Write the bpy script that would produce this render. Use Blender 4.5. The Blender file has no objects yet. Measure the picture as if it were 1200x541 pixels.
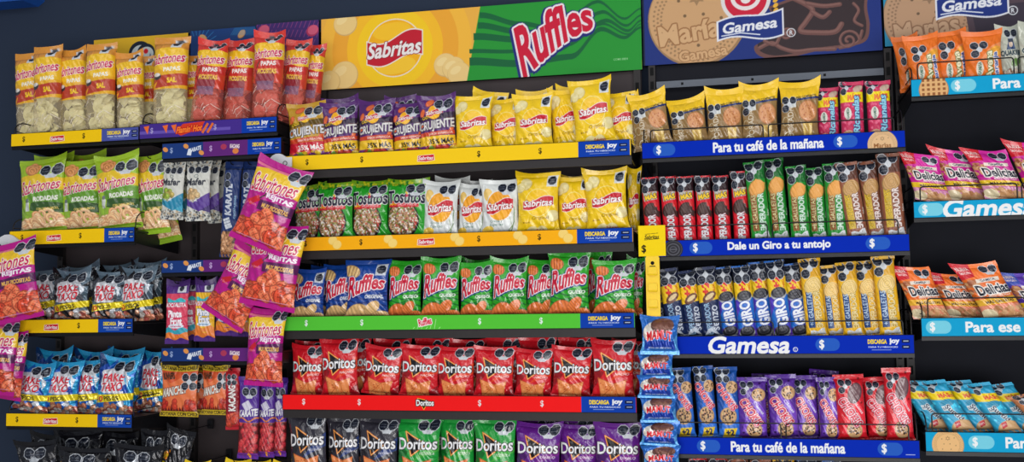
import bpy, math, random
import numpy as np
from mathutils import Matrix, Vector
from mathutils.geometry import tessellate_polygon

# ------------------------------------------------------------------ camera, light, exposure
scene = bpy.context.scene
COL = scene.collection
D = 3.3            # distance of the eye from the shelf fronts
EYE = 1.5
F = 1200.0
YAW, PITCH, ROLL = -0.22533885, 0.07419558, -0.01339818
_f = np.array([math.sin(YAW)*math.cos(PITCH), math.cos(YAW)*math.cos(PITCH), math.sin(PITCH)])
_r0 = np.array([math.cos(YAW), -math.sin(YAW), 0.0])
_u0 = np.cross(_r0, _f)
_r = _r0*math.cos(ROLL) + _u0*math.sin(ROLL)
_u = -_r0*math.sin(ROLL) + _u0*math.cos(ROLL)

def at(px, py, y=0.0):
    """point of the vertical plane at depth y (0 = shelf fronts) seen at a photo position"""
    d = _f*F + _r*(px-600.0) - _u*(py-270.5)
    k = (D+y)/d[1]
    return np.array([d[0]*k, y, EYE+d[2]*k])

cam = bpy.data.cameras.new('camera')
cam.lens = 36.0; cam.sensor_width = 36.0; cam.clip_end = 60
camo = bpy.data.objects.new('camera', cam); COL.objects.link(camo)
camo.matrix_world = Matrix(((_r[0], _u[0], -_f[0], 0.0), (_r[1], _u[1], -_f[1], -D),
                            (_r[2], _u[2], -_f[2], EYE), (0, 0, 0, 1)))
scene.camera = camo
scene.view_settings.view_transform = 'Standard'
scene.view_settings.look = 'None'
scene.view_settings.exposure = 0.0
scene.view_settings.gamma = 1.0
scene.view_settings.use_curve_mapping = False

world = bpy.data.worlds.new('store_air'); scene.world = world; world.use_nodes = True
world.node_tree.nodes['Background'].inputs[0].default_value = (0.80, 0.88, 1.0, 1)
world.node_tree.nodes['Background'].inputs[1].default_value = 0.22

def area(name, loc, size, sy, power, col, target):
    l = bpy.data.lights.new(name, 'AREA'); l.shape = 'RECTANGLE'; l.size = size; l.size_y = sy
    l.energy = power; l.color = col
    o = bpy.data.objects.new(name, l); COL.objects.link(o); o.location = loc
    o.rotation_euler = (Vector(target)-Vector(loc)).to_track_quat('-Z', 'Y').to_euler()
    return o
area('ceiling_light_row', (-0.9, -1.9, 3.3), 5.5, 0.25, 13, (1, 0.99, 0.97), (-0.7, 0.0, 1.2))
area('ceiling_light_row', (-0.5, -4.2, 3.4), 6.0, 0.5, 38, (1, 0.99, 0.98), (-0.5, 0.0, 1.3))
area('frontal_fill_light', (0.6, -5.2, 0.85), 4.5, 1.6, 175, (1.0, 0.985, 0.98), (-0.5, 0.0, 1.05))  # unseen frontal area light, added and set low to brighten the lower shelves

# ------------------------------------------------------------------ helpers
def s2l(c):
    c = np.asarray(c, float)/255.0
    return np.where(c <= 0.04045, c/12.92, ((c+0.055)/1.055)**2.4)
def lin(c):
    r = s2l(c); return (float(r[0]), float(r[1]), float(r[2]), 1.0)

_gc = {}
def glyph(txt, bold):
    key = (txt, round(bold, 3))
    if key in _gc: return _gc[key]
    cu = bpy.data.curves.new('t', 'FONT'); cu.body = txt; cu.size = 1; cu.offset = bold; cu.resolution_u = 3
    ob = bpy.data.objects.new('t', cu); COL.objects.link(ob)
    dg = bpy.context.evaluated_depsgraph_get(); ev = ob.evaluated_get(dg)
    me = ev.to_mesh(); me.calc_loop_triangles()
    v = np.array([[a.co.x, a.co.y] for a in me.vertices])
    t = np.array([list(a.vertices) for a in me.loop_triangles])
    tris = v[t] if len(t) else np.zeros((0, 3, 2))
    ev.to_mesh_clear(); bpy.data.objects.remove(ob); bpy.data.curves.remove(cu)
    _gc[key] = tris
    return tris

class Art:
    """printed artwork: flat coloured shapes laid over each other, later sampled onto a surface"""
    def __init__(s, W, H, bg, x0=0.0, y0=0.0):
        s.W, s.H, s.bg, s.ops, s.x0, s.y0 = W, H, bg, [], x0, y0
        s.rng = random.Random(int(W*7+H*13+sum(bg)))
    def tris(s, t, c, a=1.0):
        if len(t): s.ops.append((np.asarray(t, float), c, a))
    def poly(s, pts, c, a=1.0):
        ts = tessellate_polygon([[Vector((p[0], p[1], 0)) for p in pts]])
        P = np.array([[p[0], p[1]] for p in pts], float)
        s.tris(P[np.array(ts)], c, a)
    def rect(s, x0, y0, x1, y1, c, a=1.0):
        s.tris([[(x0, y0), (x1, y0), (x1, y1)], [(x0, y0), (x1, y1), (x0, y1)]], c, a)
    def ell(s, cx, cy, rx, ry, c, rot=0, n=20, a=1.0):
        cr, sr = math.cos(rot), math.sin(rot)
        P = [(cx+rx*math.cos(t)*cr-ry*math.sin(t)*sr, cy+rx*math.cos(t)*sr+ry*math.sin(t)*cr)
             for t in [2*math.pi*k/n for k in range(n)]]
        s.tris([[(cx, cy), P[k], P[(k+1) % n]] for k in range(n)], c, a)
    def ring(s, cx, cy, rx, ry, w, c, rot=0, n=24, a0=0, a1=2*math.pi):
        cr, sr = math.cos(rot), math.sin(rot)
        def p(t, k): 
            x, y = (rx+k)*math.cos(t), (ry+k)*math.sin(t)
            return (cx+x*cr-y*sr, cy+x*sr+y*cr)
        T = []
        for k in range(n):
            t0 = a0+(a1-a0)*k/n; t1 = a0+(a1-a0)*(k+1)/n
            a, b, c2, d = p(t0, -w/2), p(t0, w/2), p(t1, w/2), p(t1, -w/2)
            T += [[a, b, c2], [a, c2, d]]
        s.tris(T, c)
    def line(s, pts, w, c):
        T = []
        for (x0, y0), (x1, y1) in zip(pts[:-1], pts[1:]):
            L = math.hypot(x1-x0, y1-y0) or 1; nx, ny = -(y1-y0)/L*w/2, (x1-x0)/L*w/2
            a, b, c2, d = (x0+nx, y0+ny), (x1+nx, y1+ny), (x1-nx, y1-ny), (x0-nx, y0-ny)
            T += [[a, b, c2], [a, c2, d]]
        s.tris(T, c)
        if len(pts) > 2:
            for p in pts: s.ell(p[0], p[1], w/2, w/2, c, 0, 10)
    def band(s, f0, f1, c, x0=None, x1=None, n=16):
        """area between two height functions f0(x) < f1(x)"""
        x0 = s.x0 if x0 is None else x0; x1 = s.x0+s.W if x1 is None else x1
        xs = [x0+(x1-x0)*k/n for k in range(n+1)]
        T = []
        for a, b in zip(xs[:-1], xs[1:]):
            p, q, r, t = (a, f0(a)), (b, f0(b)), (b, f1(b)), (a, f1(a))
            T += [[p, q, r], [p, r, t]]
        s.tris(T, c)
    def text(s, txt, cx, cy, w, h, c, out=None, ow=0.05, bold=0.02, shear=0.0, rot=0.0, warp=None, out2=None, sh=None):
        g0 = glyph(txt, 0.0).reshape(-1, 2)
        if not len(g0): return
        lo, hi = g0.min(0), g0.max(0); sc = np.array([w, h])/(hi-lo)
        def tf(g, dx=0, dy=0):
            p = (g.reshape(-1, 2)-(lo+hi)/2)*sc
            p[:, 0] += shear*p[:, 1]
            if warp: p = np.array([warp(x/w, y/h) for x, y in p])*np.array([w, h])
            cr, sr = math.cos(rot), math.sin(rot)
            p = np.stack([p[:, 0]*cr-p[:, 1]*sr+cx+dx, p[:, 0]*sr+p[:, 1]*cr+cy+dy], 1)
            return p.reshape(-1, 3, 2)
        # the outline widens every stroke
        def layer(k, col, dx=0, dy=0):
            if k <= 0: s.tris(tf(glyph(txt, bold), dx, dy), col); return
            r = k*h
            for q in range(8):
                s.tris(tf(glyph(txt, bold), dx+r*math.cos(q*math.pi/4), dy+r*math.sin(q*math.pi/4)), col)
        if out2 is not None: layer(ow*2, out2, *(sh or (0, 0)))
        if out is not None: layer(ow, out)
        layer(0, c)
    # ---- printed pictures
    def blob(s, cx, cy, r, c, k=0.25, n=9, sq=1.0):
        ph = s.rng.uniform(0, 6); P = []
        for i in range(n):
            t = ph+2*math.pi*i/n; q = r*s.rng.uniform(1-k, 1+k)
            P.append((cx+q*math.cos(t), cy+q*sq*math.sin(t)))
        s.tris([[(cx, cy), P[i], P[(i+1) % n]] for i in range(n)], c)
    def heap(s, x0, x1, ybase, ftop, n, cols, kind, r):
        """a heap of printed snacks under the curve ftop(x)"""
        pts = []
        for _ in range(n*3):
            x = s.rng.uniform(x0, x1); t = ftop(x)
            if t <= ybase: continue
            pts.append((x, s.rng.uniform(ybase, t)))
            if len(pts) >= n: break
        pts.sort(key=lambda p: -p[1])
        for x, y in pts:
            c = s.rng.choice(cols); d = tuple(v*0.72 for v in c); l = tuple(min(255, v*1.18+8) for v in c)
            rr = r*s.rng.uniform(0.8, 1.2); ro = s.rng.uniform(0, 3.14)
            if kind == 'ring':
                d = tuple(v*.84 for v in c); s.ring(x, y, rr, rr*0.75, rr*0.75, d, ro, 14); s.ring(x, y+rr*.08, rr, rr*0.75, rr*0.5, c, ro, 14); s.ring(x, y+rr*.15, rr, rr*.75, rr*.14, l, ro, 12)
            elif kind == 'lattice':
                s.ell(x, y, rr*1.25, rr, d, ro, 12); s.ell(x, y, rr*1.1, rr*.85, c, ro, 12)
                for q in (-.55, 0, .55):
                    cr, sr = math.cos(ro), math.sin(ro)
                    for (ax, ay, bx, by) in ((q*rr, -rr*.7, q*rr, rr*.7), (-rr*.9, q*rr, rr*.9, q*rr)):
                        s.line([(x+ax*cr-ay*sr, y+ax*sr+ay*cr), (x+bx*cr-by*sr, y+bx*sr+by*cr)], rr*.16, l if q else d)
            elif kind == 'chip':
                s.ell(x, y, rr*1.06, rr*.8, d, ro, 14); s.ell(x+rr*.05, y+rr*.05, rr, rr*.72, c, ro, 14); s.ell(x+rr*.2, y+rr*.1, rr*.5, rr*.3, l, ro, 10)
            elif kind == 'wave':
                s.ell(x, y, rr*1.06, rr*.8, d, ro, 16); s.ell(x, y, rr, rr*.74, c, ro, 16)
                for q in range(-4, 5):
                    k = math.sqrt(max(0, 1-(q/4.6)**2)); cr, sr = math.cos(ro), math.sin(ro)
                    ax, ay, by = q/4.6*rr, -k*rr*.7, k*rr*.7
                    s.line([(x+ax*cr-ay*sr, y+ax*sr+ay*cr), (x+ax*cr-by*sr, y+ax*sr+by*cr)], rr*.09, l if q % 2 else d)
            elif kind == 'tri':
                P = [(x+rr*1.2*math.cos(ro+k*2.09), y+rr*1.2*math.sin(ro+k*2.09)) for k in range(3)]
                s.tris([P], d); Q = [(x+(p[0]-x)*.88, y+(p[1]-y)*.88) for p in P]; s.tris([Q], c)
            elif kind == 'nut':
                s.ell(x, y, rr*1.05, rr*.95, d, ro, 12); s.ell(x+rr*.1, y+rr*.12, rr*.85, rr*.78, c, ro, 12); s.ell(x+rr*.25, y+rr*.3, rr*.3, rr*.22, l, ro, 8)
            else:
                s.blob(x, y, rr, c)
    def cookie(s, cx, cy, r, c=(214, 170, 120), dot=(60, 35, 30), n=14, rot=0.0):
        d = tuple(v*.8 for v in c); s.ell(cx, cy, r*1.03, r*.97, d, rot); s.ell(cx, cy, r*.95, r*.9, c, rot)
        for _ in range(n*2): s.blob(cx+s.rng.uniform(-.8, .8)*r*.8, cy+s.rng.uniform(-.8, .8)*r*.8, r*.08, tuple(v*s.rng.uniform(.86, 1.1) for v in c), .3, 6)
        for _ in range(n):
            t = s.rng.uniform(0, 6.28); q = r*.78*math.sqrt(s.rng.random())
            s.blob(cx+q*math.cos(t), cy+q*math.sin(t), r*.11, dot, .3, 6)
    def biscuit(s, cx, cy, r, word=None, c=(222, 184, 136)):
        d = tuple(v*.78 for v in c); l = tuple(min(255, v*1.08) for v in c)
        s.ell(cx, cy, r, r, d, 0, 48); s.ell(cx-r*.01, cy+r*.015, r*.965, r*.965, c, 0, 48)
        n = 56
        for q, rr in ((0, .88), (.5, .80), (0, .73)):
            for k in range(n):
                t = 2*math.pi*(k+q)/n; s.ell(cx+r*rr*math.cos(t), cy+r*rr*math.sin(t), r*.026, r*.026, d, 0, 6)
        for k in range(9):
            t = k*2.4+.5; q = r*.62*math.sqrt((k+.5)/9); s.ell(cx+q*math.cos(t), cy+q*math.sin(t), r*.035, r*.035, tuple(v*.6 for v in c), 0, 8)
        P = [(cx+r*.17*(1 if k % 2 else .55)*math.cos(k*math.pi/6), cy+r*.42+r*.17*(1 if k % 2 else .55)*math.sin(k*math.pi/6)) for k in range(12)]
        s.poly(P, d); s.ell(cx, cy+r*.42, r*.05, r*.05, l, 0, 8)
        if word:
            s.text(word[0], cx, cy+r*.02, r*1.1, r*.34, c, out=d, ow=.05, bold=.03, rot=.08)
            s.text(word[1], cx+r*.02, cy-r*.45, r*.95, r*.2, c, out=d, ow=.06, bold=.03, rot=.08)
    def oct(s, x, y, r, tiny=False):
        P = lambda q: [(x+q*math.cos(math.pi/8+k*math.pi/4), y+q*math.sin(math.pi/8+k*math.pi/4)) for k in range(8)]
        s.poly(P(r*1.13), (205, 210, 216)); s.poly(P(r), (24, 30, 46))
        s.text('EXCESO', x, y+r*.28, r*1.2, r*.26, (160, 166, 176), bold=.0)
        s.text('CALORÍAS', x, y-r*.2, r*1.4, r*.28, (160, 166, 176), bold=.0)
    def octs(s, x, y, r, arr='row'):
        off = {'one': [(0, 0)], 'row': [(-1.08, 0), (1.08, 0)], 'L': [(-1.1, 1.1), (1.1, 1.1), (-1.1, -1.1)],
               'four': [(-1.1, 1.1), (1.1, 1.1), (-1.1, -1.1), (1.1, -1.1)], 'three': [(-2.1, 0), (0, 0), (2.1, 0)], 'col': [(0, 1.1), (0, -1.1)]}[arr]
        if arr in ('L', 'four'): s.ell(x, y, r*.8, r*.8, (205, 210, 216), 0, 8)
        if arr == 'row': s.poly([(x-r*1.5, y-r*.7), (x+r*1.5, y-r*.7), (x+r*.8, y-r*1.6), (x-r*.8, y-r*1.6)], (205, 210, 216))
        for dx, dy in off: s.oct(x+dx*r, y+dy*r, r)

def raster(a, nx, ny, ss=2):
    w, h = (nx+1)*ss, (ny+1)*ss
    im = np.empty((h, w, 4), np.float32); im[..., :3] = a.bg; im[..., 3] = 1
    kx, ky = w/a.W, h/a.H
    for tr, c, al in a.ops:
        t = (tr-np.array([a.x0, a.y0]))*np.array([kx, ky])-0.5
        mn = np.ceil(t.min(1)).astype(int); mx = np.floor(t.max(1)).astype(int)
        col = np.array([c[0], c[1], c[2], al], np.float32)
        for k in range(len(t)):
            x0, y0 = max(mn[k, 0], 0), max(mn[k, 1], 0); x1, y1 = min(mx[k, 0], w-1), min(mx[k, 1], h-1)
            if x1 < x0 or y1 < y0: continue
            (ax, ay), (bx, by), (cx, cy) = t[k]
            ar = (bx-ax)*(cy-ay)-(by-ay)*(cx-ax)
            if ar == 0: continue
            if ar < 0: bx, by, cx, cy = cx, cy, bx, by
            X = np.arange(x0, x1+1)[None, :]; Y = np.arange(y0, y1+1)[:, None]
            m = ((bx-ax)*(Y-ay)-(by-ay)*(X-ax) >= 0) & ((cx-bx)*(Y-by)-(cy-by)*(X-bx) >= 0) & ((ax-cx)*(Y-cy)-(ay-cy)*(X-cx) >= 0)
            im[y0:y1+1, x0:x1+1][m] = col
    im = im.reshape(ny+1, ss, nx+1, ss, 4).mean((1, 3))
    out = im.copy(); out[..., :3] = s2l(im[..., :3]); return out

# ------------------------------------------------------------------ materials
def mat_print(name, rough=0.35, metal=0.0, film=False, bump=0.15, scale=60, coat=0.0, spec=0.4):
    m = bpy.data.materials.new(name); m.use_nodes = True; nt = m.node_tree; b = nt.nodes['Principled BSDF']
    at_ = nt.nodes.new('ShaderNodeAttribute'); at_.attribute_name = 'print'
    nt.links.new(at_.outputs['Color'], b.inputs['Base Color'])
    b.inputs['Roughness'].default_value = rough; b.inputs['Metallic'].default_value = metal; b.inputs['Specular IOR Level'].default_value = spec
    b.inputs['Coat Weight'].default_value = coat; b.inputs['Coat Roughness'].default_value = 0.15
    if bump:
        tc = nt.nodes.new('ShaderNodeTexCoord'); no = nt.nodes.new('ShaderNodeTexNoise'); bp = nt.nodes.new('ShaderNodeBump')
        no.inputs['Scale'].default_value = scale; no.inputs['Detail'].default_value = 3
        bp.inputs['Strength'].default_value = bump; bp.inputs['Distance'].default_value = 0.01
        nt.links.new(tc.outputs['Object'], no.inputs['Vector']); nt.links.new(no.outputs['Fac'], bp.inputs['Height'])
        nt.links.new(bp.outputs['Normal'], b.inputs['Normal'])
    if film:
        tr = nt.nodes.new('ShaderNodeBsdfTransparent'); mx = nt.nodes.new('ShaderNodeMixShader')
        nt.links.new(at_.outputs['Alpha'], mx.inputs['Fac']); nt.links.new(tr.outputs[0], mx.inputs[1])
        nt.links.new(b.outputs[0], mx.inputs[2]); nt.links.new(mx.outputs[0], nt.nodes['Material Output'].inputs['Surface'])
    return m
M_FOIL = mat_print('glossy_snack_foil', 0.26, 0.0, coat=0.5, bump=0.35, scale=45)
M_METAL = mat_print('metallised_snack_foil', 0.26, 0.22, coat=0.5, bump=0.45, scale=50)
M_SATIN = mat_print('satin_wrapper', 0.42, 0.0, coat=0.15, bump=0.22, scale=40)
M_FILM = mat_print('printed_clear_film', 0.22, 0.0, film=True, coat=0.4, bump=0.4, scale=50)
M_BOARD = mat_print('printed_board', 0.5, 0.0, spec=0.2, bump=0.02, scale=8)
M_LABEL = mat_print('printed_label_strip', 0.6, 0.0, spec=0.05, bump=0.02, scale=20)

def plain(name, c, rough=0.5, metal=0.0, noise=0.06, scale=30, bump=0.05):
    m = bpy.data.materials.new(name); m.use_nodes = True; nt = m.node_tree; b = nt.nodes['Principled BSDF']
    no = nt.nodes.new('ShaderNodeTexNoise'); no.inputs['Scale'].default_value = scale; no.inputs['Detail'].default_value = 4
    tc = nt.nodes.new('ShaderNodeTexCoord'); nt.links.new(tc.outputs['Object'], no.inputs['Vector'])
    mx = nt.nodes.new('ShaderNodeMix'); mx.data_type = 'RGBA'
    a = lin(c); mx.inputs[6].default_value = tuple(v*(1-noise) for v in a[:3])+(1,); mx.inputs[7].default_value = tuple(min(1, v*(1+noise)) for v in a[:3])+(1,)
    nt.links.new(no.outputs['Fac'], mx.inputs[0]); nt.links.new(mx.outputs[2], b.inputs['Base Color'])
    bp = nt.nodes.new('ShaderNodeBump'); bp.inputs['Strength'].default_value = bump; bp.inputs['Distance'].default_value = 0.01
    nt.links.new(no.outputs['Fac'], bp.inputs['Height']); nt.links.new(bp.outputs['Normal'], b.inputs['Normal'])
    b.inputs['Roughness'].default_value = rough; b.inputs['Metallic'].default_value = metal; b.inputs['Specular IOR Level'].default_value = 0.3
    return m
M_WALL = plain('dark_navy_wall_paint', (38, 50, 70), 0.8, scale=3)
M_BACKL = plain('dark_brown_back_panel', (62, 54, 56), 0.6, scale=12, noise=.15)
M_BACK = plain('black_back_panel', (20, 22, 32), 0.8, scale=12, noise=.2)
M_BLACK = plain('black_powder_coat', (20, 20, 24), 0.4, scale=60)
M_SHELF = plain('dark_brown_shelf_metal', (40, 36, 37), 0.5, scale=40)
M_GREY = plain('grey_steel_rail', (96, 102, 112), 0.4, 0.3, scale=40)
M_HOLE = plain('dark_slot', (8, 8, 10), 0.8)
M_WHITE = plain('white_plastic', (214, 216, 220), 0.35)
M_CHROME = plain('chrome_wire', (150, 152, 158), 0.25, 0.9)
M_YELLOW = plain('yellow_plastic', (246, 206, 20), 0.35)
M_FLOOR = plain('pale_floor_tile', (180, 178, 172), 0.35, scale=4)
M_CRISP = plain('pale_potato_crisp', (252, 232, 178), 0.6, noise=.25, scale=70)
M_CRISPR = plain('chilli_red_potato_crisp', (244, 124, 108), 0.55, noise=.25, scale=70)
M_BLUE = plain('blue_canopy_paint', (30, 84, 170), 0.5)

# ------------------------------------------------------------------ objects
def link_mesh(name, me, parent=None):
    o = bpy.data.objects.new(name, me); COL.objects.link(o)
    if parent: o.parent = parent
    return o
def tag(o, label=None, cat=None, group=None, kind=None):
    if label: o['label'] = label
    if cat: o['category'] = cat
    if group: o['group'] = group
    if kind: o['kind'] = kind
    return o
def empty(name, loc=(0, 0, 0)):
    o = bpy.data.objects.new(name, None); COL.objects.link(o); o.location = loc; o.empty_display_size = 0.02
    return o

class MB:
    def __init__(s): s.v, s.f, s.m = [], [], []
    def box(s, x0, x1, y0, y1, z0, z1, m=0):
        b = len(s.v); s.v += [(x0, y0, z0), (x1, y0, z0), (x1, y1, z0), (x0, y1, z0), (x0, y0, z1), (x1, y0, z1), (x1, y1, z1), (x0, y1, z1)]
        for q in ((3, 2, 1, 0), (4, 5, 6, 7), (0, 1, 5, 4), (1, 2, 6, 5), (2, 3, 7, 6), (3, 0, 4, 7)): s.f.append([b+i for i in q]); s.m.append(m)
    def tube(s, pts, r, n=8, m=0):
        pts = [Vector(p) for p in pts]; b = len(s.v); K = len(pts)
        up = None
        for i, p in enumerate(pts):
            d = (pts[min(i+1, K-1)]-pts[max(i-1, 0)]).normalized()
            if up is None: up = d.orthogonal().normalized()
            up = (up-d*up.dot(d)).normalized(); sd = d.cross(up)
            for k in range(n):
                t = 2*math.pi*k/n; q = p+up*(r*math.cos(t))+sd*(r*math.sin(t)); s.v.append(tuple(q))
        for i in range(K-1):
            for k in range(n):
                k2 = (k+1) % n; s.f.append([b+i*n+k, b+i*n+k2, b+(i+1)*n+k2, b+(i+1)*n+k]); s.m.append(m)
        s.f.append([b+k for k in range(n)][::-1]); s.m.append(m); s.f.append([b+(K-1)*n+k for k in range(n)]); s.m.append(m)
    def prism(s, pts, y0, y1, m=0):
        """outline in x,z pushed from y0 to y1"""
        b = len(s.v); n = len(pts)
        s.v += [(p[0], y0, p[1]) for p in pts]+[(p[0], y1, p[1]) for p in pts]
        s.f.append(list(range(b, b+n))); s.m.append(m); s.f.append(list(range(b+n, b+2*n))[::-1]); s.m.append(m)
        for i in range(n): j = (i+1) % n; s.f.append([b+j, b+i, b+n+i, b+n+j]); s.m.append(m)
    def mesh(s, name, mats):
        me = bpy.data.meshes.new(name); me.from_pydata(s.v, [], s.f)
        for m in (mats if isinstance(mats, list) else [mats]): me.materials.append(m)
        me.polygons.foreach_set('material_index', s.m); me.update(); return me
    def build(s, name, mats, parent=None): return link_mesh(name, s.mesh(name, mats), parent)

def round_pts(pts, r, n=5):
    """rounds the inner corners of a 3-D path"""
    out = [Vector(pts[0])]
    for a, b, c in zip(pts[:-2], pts[1:-1], pts[2:]):
        a, b, c = Vector(a), Vector(b), Vector(c)
        q = min(r, (a-b).length*.49, (c-b).length*.49); p0 = b+(a-b).normalized()*q; p1 = b+(c-b).normalized()*q
        for k in range(n+1):
            t = k/n; out.append(p0*(1-t)**2+b*(2*t*(1-t))+p1*t*t)
    out.append(Vector(pts[-1])); return out

def grid_mesh(name, P, C, mat, smooth=True, extra=None):
    """P (ny,nx,3) points, C (ny,nx,4) colours; extra = list of further (P,C) sheets in the same mesh"""
    V, Fq, CC = [], [], []; b = 0
    for P_, C_, flip in [(P, C, False)]+(extra or []):
        ny, nx = P_.shape[:2]
        V.append(P_.reshape(-1, 3)); CC.append(C_.reshape(-1, 4))
        i = np.arange(ny*nx).reshape(ny, nx)+b
        q = np.stack([i[:-1, :-1], i[:-1, 1:], i[1:, 1:], i[1:, :-1]], -1).reshape(-1, 4)
        Fq.append(q[:, ::-1] if flip else q); b += ny*nx
    V = np.concatenate(V); Fq = np.concatenate(Fq); CC = np.concatenate(CC)
    me = bpy.data.meshes.new(name)
    me.vertices.add(len(V)); me.vertices.foreach_set('co', V.astype(np.float32).ravel())
    me.loops.add(Fq.size); me.loops.foreach_set('vertex_index', Fq.astype(np.int32).ravel())
    me.polygons.add(len(Fq)); me.polygons.foreach_set('loop_start', np.arange(0, Fq.size, 4, dtype=np.int32))
    me.polygons.foreach_set('use_smooth', np.full(len(Fq), smooth))
    me.update(calc_edges=True)
    ca = me.color_attributes.new('print', 'FLOAT_COLOR', 'POINT'); ca.data.foreach_set('color', CC.astype(np.float32).ravel())
    me.materials.append(mat); return me

def panel_mesh(name, art, W, H, dep, mat, cell=0.0015, side=(20, 20, 24)):
    """a board W x H x dep, origin at its lower left front corner, printed on its front (-y)"""
    nx, ny = max(2, int(W/cell)), max(2, int(H/cell)); C = raster(art, nx, ny)
    X, Z = np.meshgrid(np.linspace(0, W, nx+1), np.linspace(0, H, ny+1))
    P = np.stack([X, np.zeros_like(X), Z], -1)
    sc = np.array(list(s2l(side))+[1.0])
    def quad(a, b, c, d): return (np.array([[a, b], [d, c]], float), np.tile(sc, (2, 2, 1)), False)
    ex = [quad((W, dep, 0), (0, dep, 0), (0, dep, H), (W, dep, H)), quad((W, 0, 0), (W, dep, 0), (W, dep, H), (W, 0, H)),
          quad((0, dep, 0), (0, 0, 0), (0, 0, H), (0, dep, H)), quad((0, 0, H), (W, 0, H), (W, dep, H), (0, dep, H)), quad((0, dep, 0), (W, dep, 0), (W, 0, 0), (0, 0, 0))]
    return grid_mesh(name, P, C, mat, False, ex)

# ------------------------------------------------------------------ packs
def pack_meshes(name, art, W, T, prof, st, sb, seed, mat, ear=0.02, cell=0.00125, wr=1.0, slump=0.0):
    rg = np.random.default_rng(seed); H = art.H/100.0*W
    nx, ny = int(W/cell), int(H/cell); C = raster(art, nx, ny)
    ears = ear*H*rg.uniform(0.3, 1.3, 2); sag = rg.uniform(-.3, .3); bend = rg.uniform(.003, .009)*rg.choice([-1, 1]); ph = rg.uniform(0, 6)
    creases = []
    for k in range(int(16*wr)):
        top = rg.random() < .6
        ang = rg.uniform(-.9, .9); creases.append((rg.uniform(-.95, .95), (1-st) if top else sb, math.sin(ang)*.6, (-1 if top else 1)*math.cos(ang), rg.uniform(.15, .45)*H, rg.uniform(.0016, .004), rg.choice([-1, 1])*rg.uniform(.0012, .0042)))
    for k in range(int(7*wr)):
        sd = rg.choice([-1, 1]); creases.append((sd*1.0, rg.uniform(.2, .85), -sd, rg.uniform(-.5, .5), rg.uniform(.25, .6)*W, rg.uniform(.0016, .0035), rg.choice([-1, 1])*rg.uniform(.001, .0036)))
    fr = rg.uniform(2, 5, (3, 2)); fp = rg.uniform(0, 6, 3)
    def surf(nx, ny, side, v0, v1):
        u, v = np.meshgrid(np.linspace(-1, 1, nx+1), np.linspace(v0, v1, ny+1))
        s = np.clip((v-sb)/(1-sb-st), 0, 1)
        if prof == 'roll':
            g = (1-(1-np.clip(s/.10, 0, 1))**2)**.5*(1-(1-np.clip((1-s)/.10, 0, 1))**2)**.5; cr = np.clip(1-np.abs(u)**3, 0, 1)**.5; nar = .10
        else:
            g = (1-(1-np.clip(s/.38, 0, 1))**2)**.5*(1-(1-np.clip((1-s)/.55, 0, 1))**2)**.62; cr = np.clip(1-np.abs(u)**2.4, 0, 1)**.62; nar = .12
        x = u*W/2*(1-nar*g)+sag*.06*W*np.sin(np.pi*v)*(1-np.abs(u))*.0
        z = v*H+np.where(v > .5, 1, 0)*np.clip((v-.8)/.2, 0, 1)*np.abs(u)**2.2*np.where(u < 0, ears[0], ears[1])
        z = z-np.clip((.15-v)/.15, 0, 1)*0
        fl = np.clip((v-.72)/.28, 0, 1)**1.5
        x = x*(1+.03*np.clip((v-.85)/.15, 0, 1)*(prof != 'roll'))
        yb = bend*np.sin(u*2.6+ph)*fl+.012*rg0*fl
        y = side*T/2*g*cr
        px, pz = u*W/2, v*H; d = 0
        for (cu, cv, dx, dz, L, w, a) in creases:
            n_ = math.hypot(dx, dz); dx_, dz_ = dx/n_, dz/n_; rx, rz = px-cu*W/2, pz-cv*H
            al = rx*dx_+rz*dz_; pe = rx*(-dz_)+rz*dx_+.004*np.sin(al*90+cu*9)
            d = d+a*np.exp(-(pe/(w*(1+al/L*1.5).clip(.3, 3)))**2)*np.clip(1-al/L, 0, 1)*(al > 0)*np.clip(al/.006, 0, 1)
        for k in range(3): d = d+.0007*np.sin(fr[k, 0]*4*u+fr[k, 1]*v*H/W*5+fp[k])
        y = y+d*(g*.9+.1)*np.clip(cr*3, 0, 1)*wr+yb
        if prof != 'roll': y = y+np.where(g < .02, .0006*side, 0)
        if v1 >= .999: z[-1] += .0008*(np.arange(nx+1) % 2)
        if v0 <= .001: z[0] -= .0008*(np.arange(nx+1) % 2)
        x = x-slump*z
        return np.stack([x, y, z], -1)
    rg0 = rg.uniform(-1, 1)
    jb, jt = int(round(sb*ny)), int(round((1-st)*ny)); P = surf(nx, ny, -1, 0, 1); bgc = np.array(list(s2l(art.bg))+[1.0])
    bnx = max(10, nx//5)
    out = {}
    for part, a, b in (('bottom_seal', 0, jb), ('pouch', jb, jt), ('top_seal', jt, ny)):
        if b-a < 1: continue
        bny = max(2, (b-a)//5); Q = surf(bnx, bny, 1, a/ny, b/ny)
        CB = raster_down(C[a:b+1], bny+1, bnx+1)
        if mat is not M_FILM: CB[..., :3] = bgc[:3]
        out[part] = grid_mesh(name+'_'+part, P[a:b+1], C[a:b+1], mat, True, [(Q, CB, True)])
    return out, W, H
def raster_down(C, ny, nx):
    i = np.linspace(0, C.shape[0]-1, ny).astype(int); j = np.linspace(0, C.shape[1]-1, nx).astype(int)
    return C[i][:, j].copy()

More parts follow.
